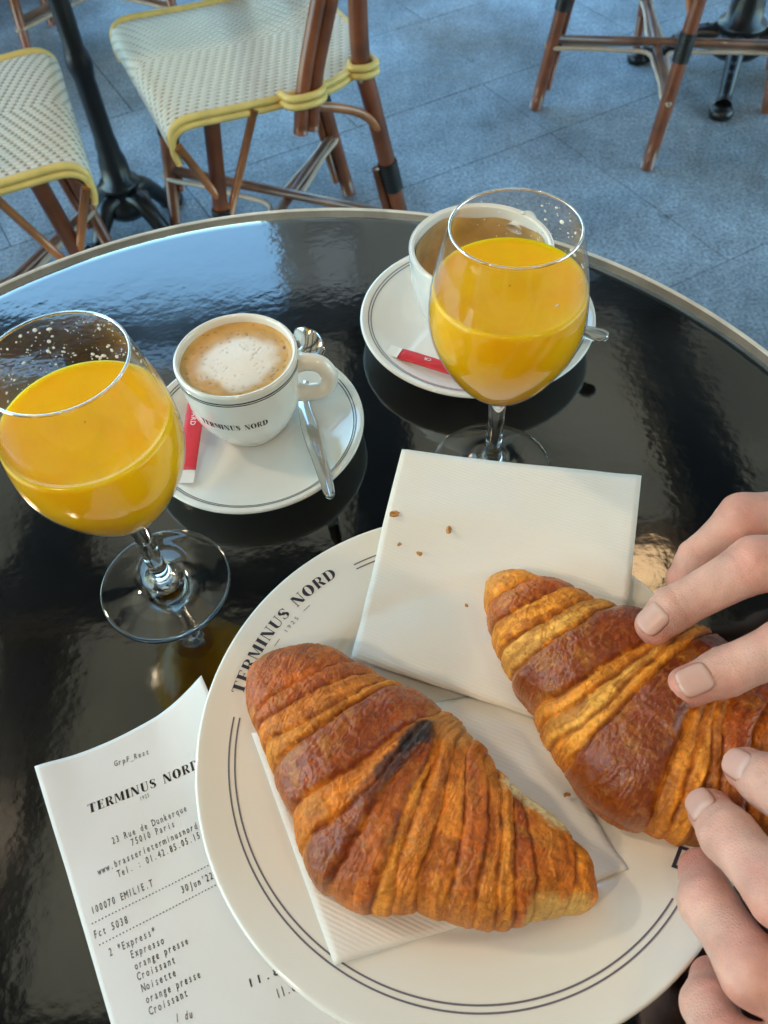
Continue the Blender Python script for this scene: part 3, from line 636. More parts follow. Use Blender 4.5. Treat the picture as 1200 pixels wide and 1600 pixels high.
# square emblem letter by the fingertips at the lower right
q0 = np.array([G(1030+x/13.34, 1300+y/13.34, .0150) for x, y in ((255, 720), (465, 805), (430, 270), (730, 360))])-np.array([PC[0], PC[1], TZ])
e1 = (q0[1]-q0[0])[:2]; e2 = (q0[2]-q0[0])[:2]; wx = 2.1
def emb(x, y):
    p_ = q0[0][:2]+e1*x+e2*y; return (p_[0], p_[1], ptop(math.hypot(*p_))+.0003)
sub = []
for (x0, y0, x1, y1) in ((0, 0, .36, 1), (.36, 0, 1.0, .14), (.36, .86, 2.0, 1), (.98, .14, 1.16, .34), (1.3, .50, 1.6, .86)):
    sub.append((np.array(bar(x0, y0, x1, y1)), [(0, 1, 2, 3)]))
put_text('emblem_letter', sub, emb, M['ink'], pl)

def saucer(c, r, label, ink, white='porcelain'):
    s = r/.065; s_ = empty('saucer', (c[0], c[1], TZ)); tag(s_, label, 'saucer')
    prof = [(.0005, .0050), (.012, .0050), (.018, .0051), (.022, .0054), (.026, .0059), (.034, .0070), (.046, .0098), (.056, .0138), (.0625, .0172), (.0642, .0176), (.065, .0168), (.064, .0152), (.055, .0112), (.042, .0068), (.034, .0040), (.033, .0004), (.030, .0004), (.029, .0030), (.0005, .0030)]
    prof = np.array(prof); prof[:, 0] *= s; k = .019/.0176 if r > .07 else 1; prof[:, 1] *= k
    V, Fc = lathe_vf(smooth_prof(prof, 90), 128); mesh('saucer_body', V, Fc, M[white], s_)
    tp = prof[:10]; zf = lambda q: np.interp(q, tp[:, 0], tp[:, 1])+.00022
    for a_, b_ in ((.0588, .0593), (.0602, .0607)):
        ring_arc('rim_line', a_*s, b_*s, 0, 2*math.pi, zf, ink, s_, 161)
    return s_, lambda q: np.interp(q, tp[:, 0], tp[:, 1])
SL = (-.0728, .3259); SR = (.0687, .4077)
sauL, zsL = saucer(SL, .0649, 'saucer with blue rim lines under the small cup of foamed coffee', M['ink'])
sauR, zsR = saucer(SR, .0752, 'larger saucer behind the right juice glass, under the emptied cup', M['ink_grey'], 'porcelain_white')

def cup(c, z0, rb_, rr_, H, label, handle_dir, mat, hs=1.0, big=False):
    o = empty('coffee_cup', (c[0], c[1], TZ+z0)); tag(o, label, 'cup')
    t = .0030*(1.15 if big else 1)
    if not big: out_ = [(rb_*.86, 0), (rb_*.98, .0008), (rb_*1.04, .004), (rb_*1.25, .009), (rr_*.90, .021), (rr_*.95, .034), (rr_*.985, .045), (rr_*1.0, H-.0018), (rr_-.0008, H-.0002), (rr_-t*.5, H+.0002)]
    else: out_ = [(rb_*.90, 0), (rb_*.99, .0008), (rb_*1.03, .005), (rb_*1.22, .012), (rr_*.88, .024), (rr_*.97, .040), (rr_*1.0, H-.002), (rr_-.0008, H-.0002), (rr_-t*.5, H+.0002)]
    inn = [(rr_-t+.0004, H-.0006), (rr_-t, H-.003)]+[(x-t, max(z, .005)) for x, z in out_[::-1][3:-3]]+[(rb_*.75, .0055), (.0005, .005)]
    prof = [(.0005, .001), (rb_*.8, .001)]+out_+inn
    V, Fc = lathe_vf(smooth_prof(prof, 120), 96); mesh('cup_body', V, Fc, mat, o)
    def orad(z): return np.interp(z, [p_[1] for p_ in out_[:-2]], [p_[0] for p_ in out_[:-2]])
    d = np.array(handle_dir, float); d /= np.linalg.norm(d)
    R0 = rr_*.93; hz = H*.66
    P = [(R0-.002, hz+.0085*hs), (R0+.006*hs, hz+.0105*hs), (R0+.0140*hs, hz+.0080*hs), (R0+.0182*hs, hz-.001*hs), (R0+.0150*hs, hz-.010*hs), (R0+.0065*hs, hz-.0130*hs), (orad(hz-.012*hs)-.002, hz-.0125*hs)]
    path = [(d[0]*x, d[1]*x, z) for x, z in P]; path = catmull(path, 40)
    rad = np.interp(np.linspace(0, 1, len(path)), [0, .2, .45, .7, 1], [.0056, .0050, .0050, .0050, .0054])*hs
    V, Fc = tube_vf(path, rad, 18); mesh('handle', V, Fc, mat, o)
    return o, orad, t
hd = G(500, 588, .042)[:2]-np.array((-.0754, .3368))
CL = (-.0754, .3368); cupL, orad, tL = cup(CL, .0060, .0200, .0343, .0560, 'small white coffee cup full of milk foam, lettered on its side', hd, M['porcelain'])
for a_, b_ in ((.0495, .0502), (.0509, .0518)):
    V = []; aa = np.linspace(0, 2*np.pi, 121)
    for zz in (a_, b_): V += [((orad(zz)+.0002)*math.cos(x), (orad(zz)+.0002)*math.sin(x), zz) for x in aa]
    mesh('rim_line', V, grid_faces(2, 121), M['ink_black'], cupL)
ang0 = math.atan2(*(G(362, 655, .04)[:2]-np.array(SL))[::-1])
pieces, W_ = deco('TERMINUS NORD', .12); hc = .0044
def cup_text(zb, hc, arc, W_, a_c):
    def f(x, y):
        z = zb+hc*y; a = a_c-arc/2+arc*x/W_; r = orad(z)+.00025; return (r*math.cos(a), r*math.sin(a), z)
    return f
AC = -1.70
put_text('cup_lettering', pieces, cup_text(.0290, .0044, 1.22, W_, AC), M['ink_black'], cupL)
pieces, W2 = mono('1925', .75); put_text('cup_date', pieces, cup_text(.0254, .0018, .17, W2, AC+.02), M['ink_grey'], cupL)
for s_ in (-1, 1): put_text('cup_date', [(np.array(bar(0, .3, 1, .45)), [(0, 1, 2, 3)])], cup_text(.0254, .0018, .06, 1, AC+.02+s_*.15), M['ink_grey'], cupL)
# foam surface
nr, na = 60, 180; rI = .0343-tL-.0001
rr_, aa = np.meshgrid(np.linspace(.0002, rI, nr), np.linspace(0, 2*np.pi, na, endpoint=False), indexing='ij')
fx, fy = rr_*np.cos(aa), rr_*np.sin(aa); lv = .0508
dome = .0013*np.exp(-((fx-.003)**2+(fy+.001)**2)/(.018**2))+.00012*fbm(fx*260, fy*260, 3)+.0007*sstep(rI-.003, rI, rr_)
q = np.hypot((fx-.002)*1.0, (fy+.0015)*1.15)+.0055*fbm(fx*85, fy*85, 11, 3)
wh = 1-sstep(.0175, .0250, q)
tan = np.stack([.64+.10*fbm(fx*200, fy*200, 5), .37+.07*fbm(fx*200, fy*200, 5), .11+.03*fbm(fx*200, fy*200, 5)], -1)
pale = np.array([.62, .42, .22]); mid_ = (1-sstep(.022, .028, q))*.55
c_ = tan*(1-mid_[..., None])+pale*mid_[..., None]; c_ = c_*(1-wh[..., None])+np.array([.86, .78, .68])*wh[..., None]
sp = np.zeros_like(fx)
for k in range(130):
    a_ = random.uniform(0, 6.28); r_ = random.uniform(.008, rI-.001); bx, by = r_*math.cos(a_), r_*math.sin(a_); s_ = random.uniform(.00025, .0007)
    sp = np.maximum(sp, np.exp(-((fx-bx)**2+(fy-by)**2)/s_**2))
c_ = c_*(1-.55*sp[..., None]*(1-.6*wh[..., None]))
dq = G(444, 542, .0575)[:2]-np.array(CL); dr_ = np.exp(-(np.hypot((fx-dq[0])*1.4, (fy-dq[1])*.8)/.0012)**4)[..., None]; c_ = c_*(1-dr_)+dr_*np.array([.22, .05, .015])
mesh('milk_foam', np.stack([fx, fy, lv+dome-.0004*sp], -1).reshape(-1, 3), grid_faces(nr, na, False, True), M['foam'], cupL, cols={'Col': c_.reshape(-1, 3)})

hd = G(835, 322, .062)[:2]-np.array(SR)
cupR, oradR, tR = cup(SR, .0062, .026, .0430, .063, 'wide white cup, emptied and coffee-stained, behind the right juice glass', hd, M['porcelain_white'], 1.05, True)
m = pmat('dried_coffee_stain', (.56, .36, .16), .35, noise=(45, .35), coat=.3); M['stain'] = m
z_ = np.linspace(.0085, .057, 18); a = np.linspace(0, 2*np.pi, 90, endpoint=False)
inr = lambda z: oradR(z)-tR-.0003
V = [((inr(z)-.0002)*math.cos(x), (inr(z)-.0002)*math.sin(x), z+.0015*math.sin(3*x+1)*(z > .05)+.001*math.sin(7*x)*(z > .05)) for z in z_ for x in a]
mesh('coffee_residue', V, grid_faces(18, 90, False, True)[:, ::1], M['stain'], cupR)
M['coffee'] = pmat('leftover_coffee', (.30, .16, .06), .2, noise=(80, .3))
V, Fc = lathe_vf([(.0005, .0068), (inr(.0085)-.0002, .0085)], 60); mesh('leftover_coffee', V, Fc, M['coffee'], cupR)

# ------------------------------------------------------------------ juice glasses
bowl_z = [.062, .0635, .067, .073, .080, .088, .100, .112, .128, .145, .1599]; bowl_r = [.0045, .009, .0140, .0195, .0245, .029, .0342, .0365, .0356, .0322, .0283]
def juice_glass(c, lvl, label, drops, seed, side):
    o = empty('juice_glass', (c[0], c[1], TZ)); tag(o, label, 'glass', 'stemmed glasses of orange juice')
    t = .0011
    outp = catmull(np.array(list(zip(bowl_r, bowl_z))), 50)
    inp = [(max(r-t, .0004), z) for r, z in outp if z > .0652][::-1]; inp = inp+[(.0004, .0648)]
    prof = np.concatenate([outp, [(outp[-1][0]-.0001, .1604), (outp[-1][0]-t*.6, .1607)], inp]); V, Fc = lathe_vf(prof, 110); mesh('glass_bowl', V, Fc, M['bowl_glass'], o)
    ra = [(.0283-.0005+.0006*math.cos(q), .1604+.0006*math.sin(q)) for q in np.linspace(0, 2*math.pi, 13)]; V, Fc = lathe_vf(ra, 110); mesh('glass_rim', V, Fc[:, ::-1], M['glass'], o)
    ft = [(.0005, .0004), (.012, .0010), (.030, .0006), (.0335, .0006), (.0341, .0013), (.0338, .0022), (.030, .0028), (.018, .0045), (.010, .0068), (.0062, .0105), (.0048, .016), (.0044, .025), (.0042, .040), (.0046, .052), (.0054, .0580), (.0068, .0612), (.0052, .0624), (.0005, .0632)]
    V, Fc = lathe_vf(smooth_prof(ft, 110), 80); mesh('stem_and_foot', V, Fc, M['glass'], o)
    # juice fills the bowl into the glass wall
    jr = [(max(r-.0006, .0004), z) for r, z in outp if .0654 < z < lvl]; rl = np.interp(lvl, bowl_z, bowl_r)-.0006
    jp = [(.0004, .0645)]+jr+[(rl, lvl+.0006), (rl-.0011, lvl+.0001), (rl-.003, lvl-.0003), (rl*.5, lvl-.0003), (.0004, lvl-.0003)]
    V, Fc = lathe_vf(jp, 110); mesh('orange_juice', V, Fc, M['juice'], o)
    rg_ = random.Random(seed); mb = MB()
    for k in range(drops):
        z = lvl+.002+rg_.random()**1.1*(.155-lvl); a_ = side+rg_.gauss(0, .62); r = np.interp(z, bowl_z, bowl_r)-t-.0001; s_ = rg_.choice([.00018, .0002, .00025, .0003, .0004, .0007])*rg_.uniform(.6, 1.15)
        V, Fc = lathe_vf([(.0001, .0004*s_/.0005), (s_*.7, .0003*s_/.0005), (s_, 0), (.0001, -.0001)], 7)
        V[:, 0] *= rg_.uniform(.8, 1.9); V[:, 1] *= rg_.uniform(.8, 1.3)
        n_ = np.array([-math.cos(a_), -math.sin(a_), .12]); tz = np.array([-math.sin(a_), math.cos(a_), 0]); b_ = np.cross(n_, tz)
        P = V[:, :1]*tz+V[:, 1:2]*b_+V[:, 2:3]*n_+np.array([r*math.cos(a_), r*math.sin(a_), z]); mb.add(P, Fc)
    ob = mb.build('juice_droplets', M['juice_bits'], o); ob['kind'] = 'stuff'
    return o
juice_glass((-.1184, .2302), .1275, 'stemmed glass of orange juice at the left, leaning large beside the foamed coffee', 170, 3, 1.7)
juice_glass((.0634, .2927), .1305, 'stemmed glass of orange juice standing in front of the emptied wide cup', 80, 8, .75)

# ------------------------------------------------------------------ spoons and sugar sticks
def spoon(pts, label, w_h, w_tip, bowl_w, bowl_n=8):
    """pts: centre line from bowl tip to handle tip (world)"""
    P = catmull(np.array(pts), 60); m_ = len(P); t = np.linspace(0, 1, m_)
    wd = np.interp(t, [0, .03, .10, .20, .29, .36, .44, .62, .80, .93, .98, 1], [.0005, bowl_w*.55, bowl_w*.95, bowl_w, bowl_w*.55, .0022, .0020, w_h, w_h*.82, w_tip, w_tip*.8, w_tip*.15])
    T = np.gradient(P, axis=0); T /= np.linalg.norm(T, axis=1)[:, None]; S_ = np.cross(T, [0, 0, 1.]); S_ /= np.linalg.norm(S_, axis=1)[:, None]; U_ = np.cross(S_, T)
    dish = np.interp(t, [0, .05, .18, .30, .36], [0, .0012, .0036, .0010, 0]); nv = 13; u = np.linspace(-1, 1, nv)
    rows_ = P[:, None]+S_[:, None]*(wd[:, None]*u[None])[..., None]+U_[:, None]*((dish[:, None]*(u[None]**2-1))+.0007*(1-u[None]**2)*(t[:, None] > .4))[..., None]
    top = rows_.reshape(-1, 3); bot = (rows_-U_[:, None]*.0011).reshape(-1, 3); F1 = grid_faces(m_, nv); nT = m_*nv
    idx = np.arange(nT).reshape(m_, nv); loop = np.r_[idx[0], idx[1:, -1], idx[-1, -2::-1], idx[-2:0:-1, 0]]; l2 = np.roll(loop, -1)
    Fc = np.concatenate([F1, F1[:, ::-1]+nT, np.stack([loop, l2, l2+nT, loop+nT], 1)[:, ::-1]])
    o = mesh('teaspoon', np.concatenate([top, bot]), Fc, M['steel'], None); tag(o, label, 'spoon'); return o
spoon([G(463, 512, .020), G(484, 540, .012), G(483, 575, .010), G(474, 625, .0125), G(487, 680, .0160), G(505, 735, .0195), G(517, 778, .0235)], 'steel teaspoon under the handle of the foamed coffee cup', .0050, .0034, .0095)
spoon([G(745, 440, .018), G(770, 452, .012), G(800, 468, .0125), G(835, 484, .0165), G(880, 503, .021), G(915, 516, .0235), G(950, 527, .0245)], 'steel teaspoon sticking out to the right from behind the juice glass', .0052, .0062, .0105)

def stick(a, b_, w_, label, cap_at, txt, th_=.0016):
    """paper sugar stick from a to b_ (world); cap_at = 'b' end is white and crimped"""
    a = np.array(a); b_ = np.array(b_); L = np.linalg.norm(b_-a); T = (b_-a)/L; S_ = np.cross(T, [0, 0, 1.]); S_ /= np.linalg.norm(S_); U_ = np.cross(S_, T)
    o = empty('sugar_stick', tuple(a)); tag(o, label, 'sugar')
    capL = .0085
    def sec(t0, t1, nm, mat, ends):
        m_ = 24; t = np.linspace(t0, t1, m_); u = np.linspace(0, 2*np.pi, 25)[:-1]
        fat = np.interp(t, [0, .006, L-capL-.002, L-capL+.002, L], [.0002, th_, th_*.9, .0003, .0002])
        V = (t[:, None, None]*T+(np.cos(u)[None, :, None]*w_/2)*S_+(fat[:, None]*np.sign(np.sin(u))*np.abs(np.sin(u))**.8+.00015*vn(t[:, None]*900, u[None]*4, 5)*(fat[:, None] > .0006))[..., None]*U_)
        Fc = [tuple(f) for f in grid_faces(m_, 24, False, True)]+[tuple(range(24))[::-1], tuple(range((m_-1)*24, m_*24))]
        return mesh(nm, V.reshape(-1, 3), Fc, mat, o)
    sec(0, L-capL, 'paper_tube', M['stick_red'], 1); sec(L-capL, L, 'crimped_end', M['stick_white'], 1)
    for (s_, t0, size, flip, off) in txt:
        pcs, W_ = mono(s_, .74, 1.1, .012)
        def f(x, y):
            tt = t0+flip*(x*size); ss = off-flip*(y-.36)*size
            p_ = tt*T-ss*S_*-1+U_*(th_*1.02*max(.3, 1-(2*ss/w_)**2)**.5+.0003); return tuple(p_)
        put_text('stick_lettering', pcs, f, M['print_white'], o)
    return o
stick(G(311, 605, .0200), G(288, 755, .0140), .0108, 'red sugar stick leaning from the saucer against the lettered cup', 'b', [('ARD', .0205, .0044, 1, -.0004)])
stick(G(740, 588, .0150), G(606, 546, .0152), .0092, 'red sugar stick lying on the larger saucer beside the juice glass', 'b', [('CR', .0285, .0034, 1, .0004)])

# ------------------------------------------------------------------ receipt
TL = G(60, 1203, .0005); TRc = G(318, 1073, .0005); BLc = G(160, 1600, .0005)
E1 = (TRc-TL)[:2]; E1 /= np.linalg.norm(E1); E2 = np.array([E1[1], -E1[0]])
def rz(u, v):
    z = .0008+.0006*math.sin(u*70+1)+.0006*math.sin(v*45)
    z += .011*max(0, (u-.050)/.034)**2*max(0, 1-v/.10)*1.0       # corner lifts against the plate
    z += .004*math.exp(-(u/.012)**2)*max(0, 1-v/.05)
    return max(z, .0006)
def rpt(u, v, lift=0):
    sh = .006*math.sin(min(u/.082, 1)*math.pi)**1*max(0, 1-v/.03)  # concave torn top edge
    uu = u-.0012*math.sin(v*9)
    p_ = TL[:2]+E1*uu+E2*(v+sh*.6); return (p_[0], p_[1], TZ+rz(u, v)+lift)
nu, nv = 40, 90; V = [rpt(u, v) for u in np.linspace(0, .0835, nu) for v in np.linspace(0, .200, nv)]
rc = mesh('receipt', V, grid_faces(nu, nv), M['paper'], None); sd_ = rc.modifiers.new('th', 'SOLIDIFY'); sd_.thickness = .00008; sd_.offset = -1
tag(rc, 'white printed till receipt lying on the black table, half under the plate', 'receipt')
def z8(x, y): return 50+x/2.4, 1060+y/2.4
def uv_of(px, py):
    h = .001
    for _ in range(4):
        q = G(px, py, h); d = q[:2]-TL[:2]; u, v = d @ E1, d @ E2; v0 = v-.0036*math.sin(min(max(u, 0)/.082, 1)*math.pi)*max(0, 1-v/.03); u0 = u+.0012*math.sin(v*9); h = rz(min(u0, .08), v0)
    return u0, v0
def rline(txt, p0, p1, kind='mono', hs=None, mat='thermal', vis=None, bold=.012):
    (u0, v0), (u1, v1) = uv_of(*z8(*p0)), uv_of(*z8(*p1))
    if kind == 'deco': pcs, W_ = deco(txt, .16)
    else: pcs, W_ = mono(txt, .60, .80, bold)
    if vis: W_ = W_*vis
    L = math.hypot(u1-u0, v1-v0); du, dv = (u1-u0)/L, (v1-v0)/L; sx_ = L/W_; sy = hs or sx_*1.45
    def f(x, y):
        X, Y = x*sx_, y*sy; u = u0+du*X+dv*Y; v = v0+dv*X-du*Y; return rpt(u, v, .00022)
    pcs = [(V_, F_) for V_, F_ in pcs if (u0+du*V_[:, 0].max()*sx_) < .083]
    put_text('receipt_print', pcs, f, M[mat], rc)
rline('GrpF_Rest', (308, 330), (441, 282))
rline('TERMINUS NORD', (214, 507), (628, 335), 'deco', hs=.0043, mat='ink_black')
rline('1925', (405, 460), (443, 444))
rline('23 Rue de Dunkerque', (301, 624), (584, 496)); rline('75010 Paris', (373, 630), (539, 555))
rline('www.brasserieterminusnord', (248, 740), (624, 562)); rline('Tel. : 01.42.85.05.15', (322, 748), (634, 598))
rline('100070 EMILIE.T', (223, 887), (457, 778)); rline('-'*36, (222, 930), (668, 706), bold=.03); rline("30Jun'22", (561, 808), (683, 750)); rline('-'*36, (250, 1010), (695, 780), bold=.03)
rline('Fct 5038', (233, 978), (364, 916)); rline('2 *Express*', (290, 1044), (467, 957)); rline('Expresso', (371, 1052), (499, 993)); rline('orange presse', (386, 1095), (590, 994))
rline('Croissant', (396, 1135), (541, 1066)); rline('Noisette', (413, 1178), (544, 1114)); rline('orange presse', (428, 1221), (636, 1120)); rline('Croissant', (441, 1265), (588, 1190))
rline('11.80', (808, 1163), (965, 1093), hs=.0042, bold=.02); rline('11.80', (918, 1204), (1012, 1160)); rline('l du', (538, 1292), (606, 1272))

# ------------------------------------------------------------------ napkins
def napkin(corners, zf, label, plies=3, nu=40, nv=40, seed=1):
    c = [np.array(q) for q in corners]     # four world points A B C D in order
    o = None; root = empty('paper_napkin', (PC[0], PC[1], TZ)); tag(root, label, 'napkin')
    for k in range(plies):
        u, v = np.meshgrid(np.linspace(0, 1, nu), np.linspace(0, 1, nv), indexing='ij')
        sh = .0006*k
        P = (c[0][:2]*((1-u)*(1-v))[..., None]+c[1][:2]*(u*(1-v))[..., None]+c[2][:2]*(u*v)[..., None]+c[3][:2]*((1-u)*v)[..., None])-np.array(PC)
        cen = P.mean((0, 1)); P = cen+(P-cen)*(1-.006*k)
        z = zf(P[..., 0]+PC[0], P[..., 1]+PC[1])-.00055*k+.0006*vn(u*3, v*3, seed)*1.0+.00022*vn(u*9, v*9, seed+5)
        z = z-.0004*(sstep(.97, 1, np.abs(2*u-1))+sstep(.97, 1, np.abs(2*v-1)))*(k == 0)
        ob = mesh('ply', np.stack([P[..., 0], P[..., 1], z], -1).reshape(-1, 3), grid_faces(nu, nv), M['napkin'], root); md = ob.modifiers.new('th', 'SOLIDIFY'); md.thickness = .0004; md.offset = -1
    return root
nL = [G(525, 1512, .0095), G(980, 1360, .0095), G(812, 1066, .012), G(395, 1150, .012)]
napkin(nL, lambda x, y: np.maximum(.0085, ptop(np.hypot(x-PC[0], y-PC[1]))+.0022), 'folded white napkin on the plate directly under the left croissant', 3, seed=3)
nU = [G(547, 1022, .0165), G(958, 1158, .0125), G(1001, 747, .0265), G(628, 700, .0285)]
def zU(x, y):
    r = np.hypot(x-PC[0], y-PC[1]); base = np.maximum(.0112, ptop(np.minimum(r, PR))+.0025); far = np.clip((r-.095)/.07, 0, 1.3)
    return base+.0075*far+np.exp(-((y-.185)/.03)**2)*.0012
napkin(nU, zU, 'embossed square napkin with crumbs, hanging over the far rim of the plate', 4, seed=9)

# ------------------------------------------------------------------ croissants
DK = np.array([.25, .040, .003]); RD = np.array([.40, .082, .005]); BR = np.array([.50, .138, .009]); GO = np.array([.66, .220, .018]); PA = np.array([.76, .345, .060]); CR_ = np.array([.82, .64, .33])
def croissant(name, label, Z, U_px, D_px, tipA, tipB, creases, bands, blobs, ridges, Hmax, zc0, seed, ns=620, nt_=440, zbase=.0105, plat=.45, fold=6):
    fpx = lambda p_: Z(*p_)
    def line(pts, h): return np.array([G(*fpx(p_), h)[:2] for p_ in pts])
    hU, hD = zc0+.010, zc0-.002
    A = G(*fpx(tipA), zc0)[:2]; B = G(*fpx(tipB), zc0)[:2]
    Uc = resample(catmull(np.concatenate([[A], line(U_px, hU), [B]]), 300), 801); Dc = resample(catmull(np.concatenate([[A], line(D_px, hD), [B]]), 300), 801)
    ker = np.hanning(31); ker /= ker.sum()
    for C_ in (Uc, Dc):
        for k in range(2): C_[15:-15, k] = np.convolve(C_[:, k], ker, 'valid')
    S0 = np.linspace(0, 1, 801)
    def edge(C_, s): return np.stack([np.interp(s, S0, C_[:, 0]), np.interp(s, S0, C_[:, 1])], -1)
    def height(s): return Hmax*np.clip(np.sin(np.pi*np.clip(s, 0, 1)), 0, 1)**plat*(1-.10*np.abs(s-.5))
    def inv(px):
        h = zc0+.02
        for _ in range(4):
            q = G(*fpx(px), h)[:2]; s = np.linspace(.003, .997, 700); u, d = edge(Uc, s), edge(Dc, s); e = u-d; L2 = (e**2).sum(1)
            t = 2*((q-d)*e).sum(1)/L2-1; cr_ = np.abs(e[:, 0]*(q-d)[:, 1]-e[:, 1]*(q-d)[:, 0])/np.sqrt(L2)+.01*np.clip(np.abs(t)-1.05, 0, 9); i = cr_.argmin()
            tt = np.clip(t[i], -1, 1); h = zc0+height(s[i])*(1-tt*tt)**.42*.9
        return s[i], t[i]
    th_ = np.concatenate([np.linspace(0, np.pi, int(nt_*.76), endpoint=False), np.linspace(np.pi, 2*np.pi, nt_-int(nt_*.76), endpoint=False)])
    s = np.linspace(0, 1, ns); s = .5*s+.5*(1-np.cos(np.pi*s))/2
    ct, st_ = np.cos(th_), np.sin(th_); tt = np.sign(ct)*np.abs(ct)**.92
    Sg, Tg = np.meshgrid(s, tt, indexing='ij'); sn = np.broadcast_to(st_, Sg.shape)
    # crease curves s_j(t)
    J = []
    for cs in creases:
        st = np.array([inv(p_) for p_ in cs]); o_ = st[:, 1].argsort(); tq = np.linspace(-1.0, 1.0, 81)
        sj = np.interp(tq, st[o_, 1], st[o_, 0]); k = np.hanning(15); k /= k.sum(); sj = np.convolve(np.pad(sj, 7, 'edge'), k, 'valid'); J.append(sj)
    J = np.array(J)
    for j in range(1, len(J)): J[j] = np.maximum(J[j], J[j-1]+.006)
    J = np.clip(J, .004, .996); J = np.concatenate([-.02*np.ones((1, 81)), J, 1.02*np.ones((1, 81))])
    Lm = np.linalg.norm(np.diff((edge(Uc, s)+edge(Dc, s))/2, axis=0), axis=1).sum(); Wd = np.linalg.norm(edge(Uc, s)-edge(Dc, s), axis=1)
    warp = .0075*fbm(Sg*13, Tg*3.4, seed, 3)+.0018*fbm(Sg*60, Tg*16, seed+3, 3); Sw = Sg+warp*np.sin(np.pi*Sg)
    ti = (Tg+1)/2*80; i0 = np.clip(ti.astype(int), 0, 79); fr = ti-i0
    JJ = J[:, i0]*(1-fr)+J[:, i0+1]*fr; nb = len(JJ)-1
    idx = np.zeros(Sg.shape, int)
    for j in range(1, nb): idx += (Sw > JJ[j])
    lo = np.take_along_axis(JJ, idx[None], 0)[0]; hi = np.take_along_axis(JJ, idx[None]+1, 0)[0]; wb = hi-lo; u = np.clip((Sw-lo)/wb, 0, 1); wm = wb*Lm
    bc = np.array([b_[0] for b_ in bands]); bst = np.array([b_[1] for b_ in bands]); bgl = np.array([b_[2] for b_ in bands]); blf = np.array([b_[3] for b_ in bands])
    endt = np.clip(np.sin(np.pi*Sg), 0, 1)**.5
    # relief: every wrap is a puffed roll that drops sharply to the next
    lift = blf[idx]; ud = np.where(idx < fold, 1-u, u); bul = .55*(1-np.abs(2*u-1)**3.2)+.75*ud**.7*(1-ud**9)
    amp = np.minimum(.0034, .15*wm)*lift
    edge_fade = .35+.65*np.clip(np.abs(sn), 0, 1)**.5
    d = amp*bul+.0011*lift*(u-.5)*np.minimum(1, wm/.012)
    dm = np.minimum(Sw-lo, hi-Sw)*Lm; d -= .0008*np.exp(-(dm/.0008)**2)
    stn = bst[idx]
    # laminated streaks following the wraps
    st1 = vn(u*wm/.0019+idx*37, Tg*2.2+.8*fbm(Sg*12, Tg*5, seed+9, 2), seed+21); st2 = vn(u*wm/.00052+idx*91, Tg*6+vn(Sg*30, Tg*6, 2), seed+22)
    sth = 1-np.abs(st1); d += stn*(.00030*sth+.00007*st2)
    big = fbm(Sg*13, Tg*5, seed+31, 4); d += .0016*big*endt
    blis = fbm(Sg*Lm*700, Tg*Wd[:, None]*350, seed+41, 4); d += .00026*blis
    pock = np.clip(fbm(Sg*Lm*330, Tg*Wd[:, None]*165, seed+47, 3)-.14, 0, 1); d += .0005*pock*(bgl[idx] > .4)
    fq = fbm(Sg*Lm*85, Tg*Wd[:, None]*13, seed+81, 4)*6.0; fs = fq-np.floor(fq); flk = np.clip(1-fs*2.2, 0, 1)*np.minimum(1, (1-fs)*12); fs2 = fbm(Sg*Lm*190, Tg*Wd[:, None]*60, seed+87, 3)*5; fs2 = fs2-np.floor(fs2)
    d += .00042*(1-fs)*np.minimum(1, fs*9)+.00008*(1-fs2)*np.minimum(1, fs2*7)
    # base body
    Ue, De = edge(Uc, s), edge(Dc, s); Pm = (Ue[:, None]+De[:, None])/2+(Ue-De)[:, None]/2*Tg[..., None]
    Hs = height(s)[:, None]; zt = zc0+Hs*np.clip(sn, 0, 1)**.84; hb = np.minimum(zc0-zbase, .75*Hs+.0005); zb = zc0-hb*np.clip(-sn, 0, 1)**.5
    P = np.concatenate([Pm, np.where(sn >= 0, zt, zb)[..., None]], -1)
    dS = np.gradient(P, axis=0); dT = np.roll(P, -1, 1)-np.roll(P, 1, 1); Nn = np.cross(dS, dT); Nn /= np.linalg.norm(Nn, axis=-1)[..., None]+1e-12
    for _ in range(3): Nn[1:-1] = (Nn[:-2]+2*Nn[1:-1]+Nn[2:])/4; Nn = (np.roll(Nn, 1, 1)+2*Nn+np.roll(Nn, -1, 1))/4
    Nn /= np.linalg.norm(Nn, axis=-1)[..., None]+1e-12
    if (Nn[ns//2, int(nt_*.38)])[2] < 0: Nn = -Nn; flipF = False
    else: flipF = True
    d = d*np.where(sn < -.15, .15, 1)*edge_fade*np.clip(endt*1.4, 0, 1)
    # ridges (raised, charred folds): list of (px polyline, radius m, height m)
    XY = Pm
    def segd(P0, P1):
        e = P1-P0; k = np.clip(((XY-P0) @ e)/(e @ e), 0, 1); return np.linalg.norm(XY-(P0+k[..., None]*e), axis=-1)
    col = bc[idx].copy()
    lam = sstep(-.8, .9, st1+.28*st2+.25*vn(Sg*50, Tg*9, seed+4)); lgt = np.clip(col*1.45+np.array([.10, .048, .010]), 0, 1); drk = col*np.array([.62, .48, .38])
    k = (stn*.95)[..., None]; col = col*(1-k)+k*(drk*(1-lam[..., None])+lgt*lam[..., None])
    blot = fbm(Sg*Lm*160, Tg*Wd[:, None]*70, seed+51, 5)[..., None]; ob_ = sstep(.08, .5, fbm(Sg*Lm*95, Tg*Wd[:, None]*60, seed+57, 5))[..., None]; col = col*(1+.42*blot)*(1-.42*ob_)+.42*ob_*np.array([.52, .20, .022])
    spk = sstep(.16, .42, fbm(Sg*Lm*620, Tg*Wd[:, None]*300, seed+61, 3))[..., None]; col = col*(1-spk*.16)+spk*.16*(PA*.9)
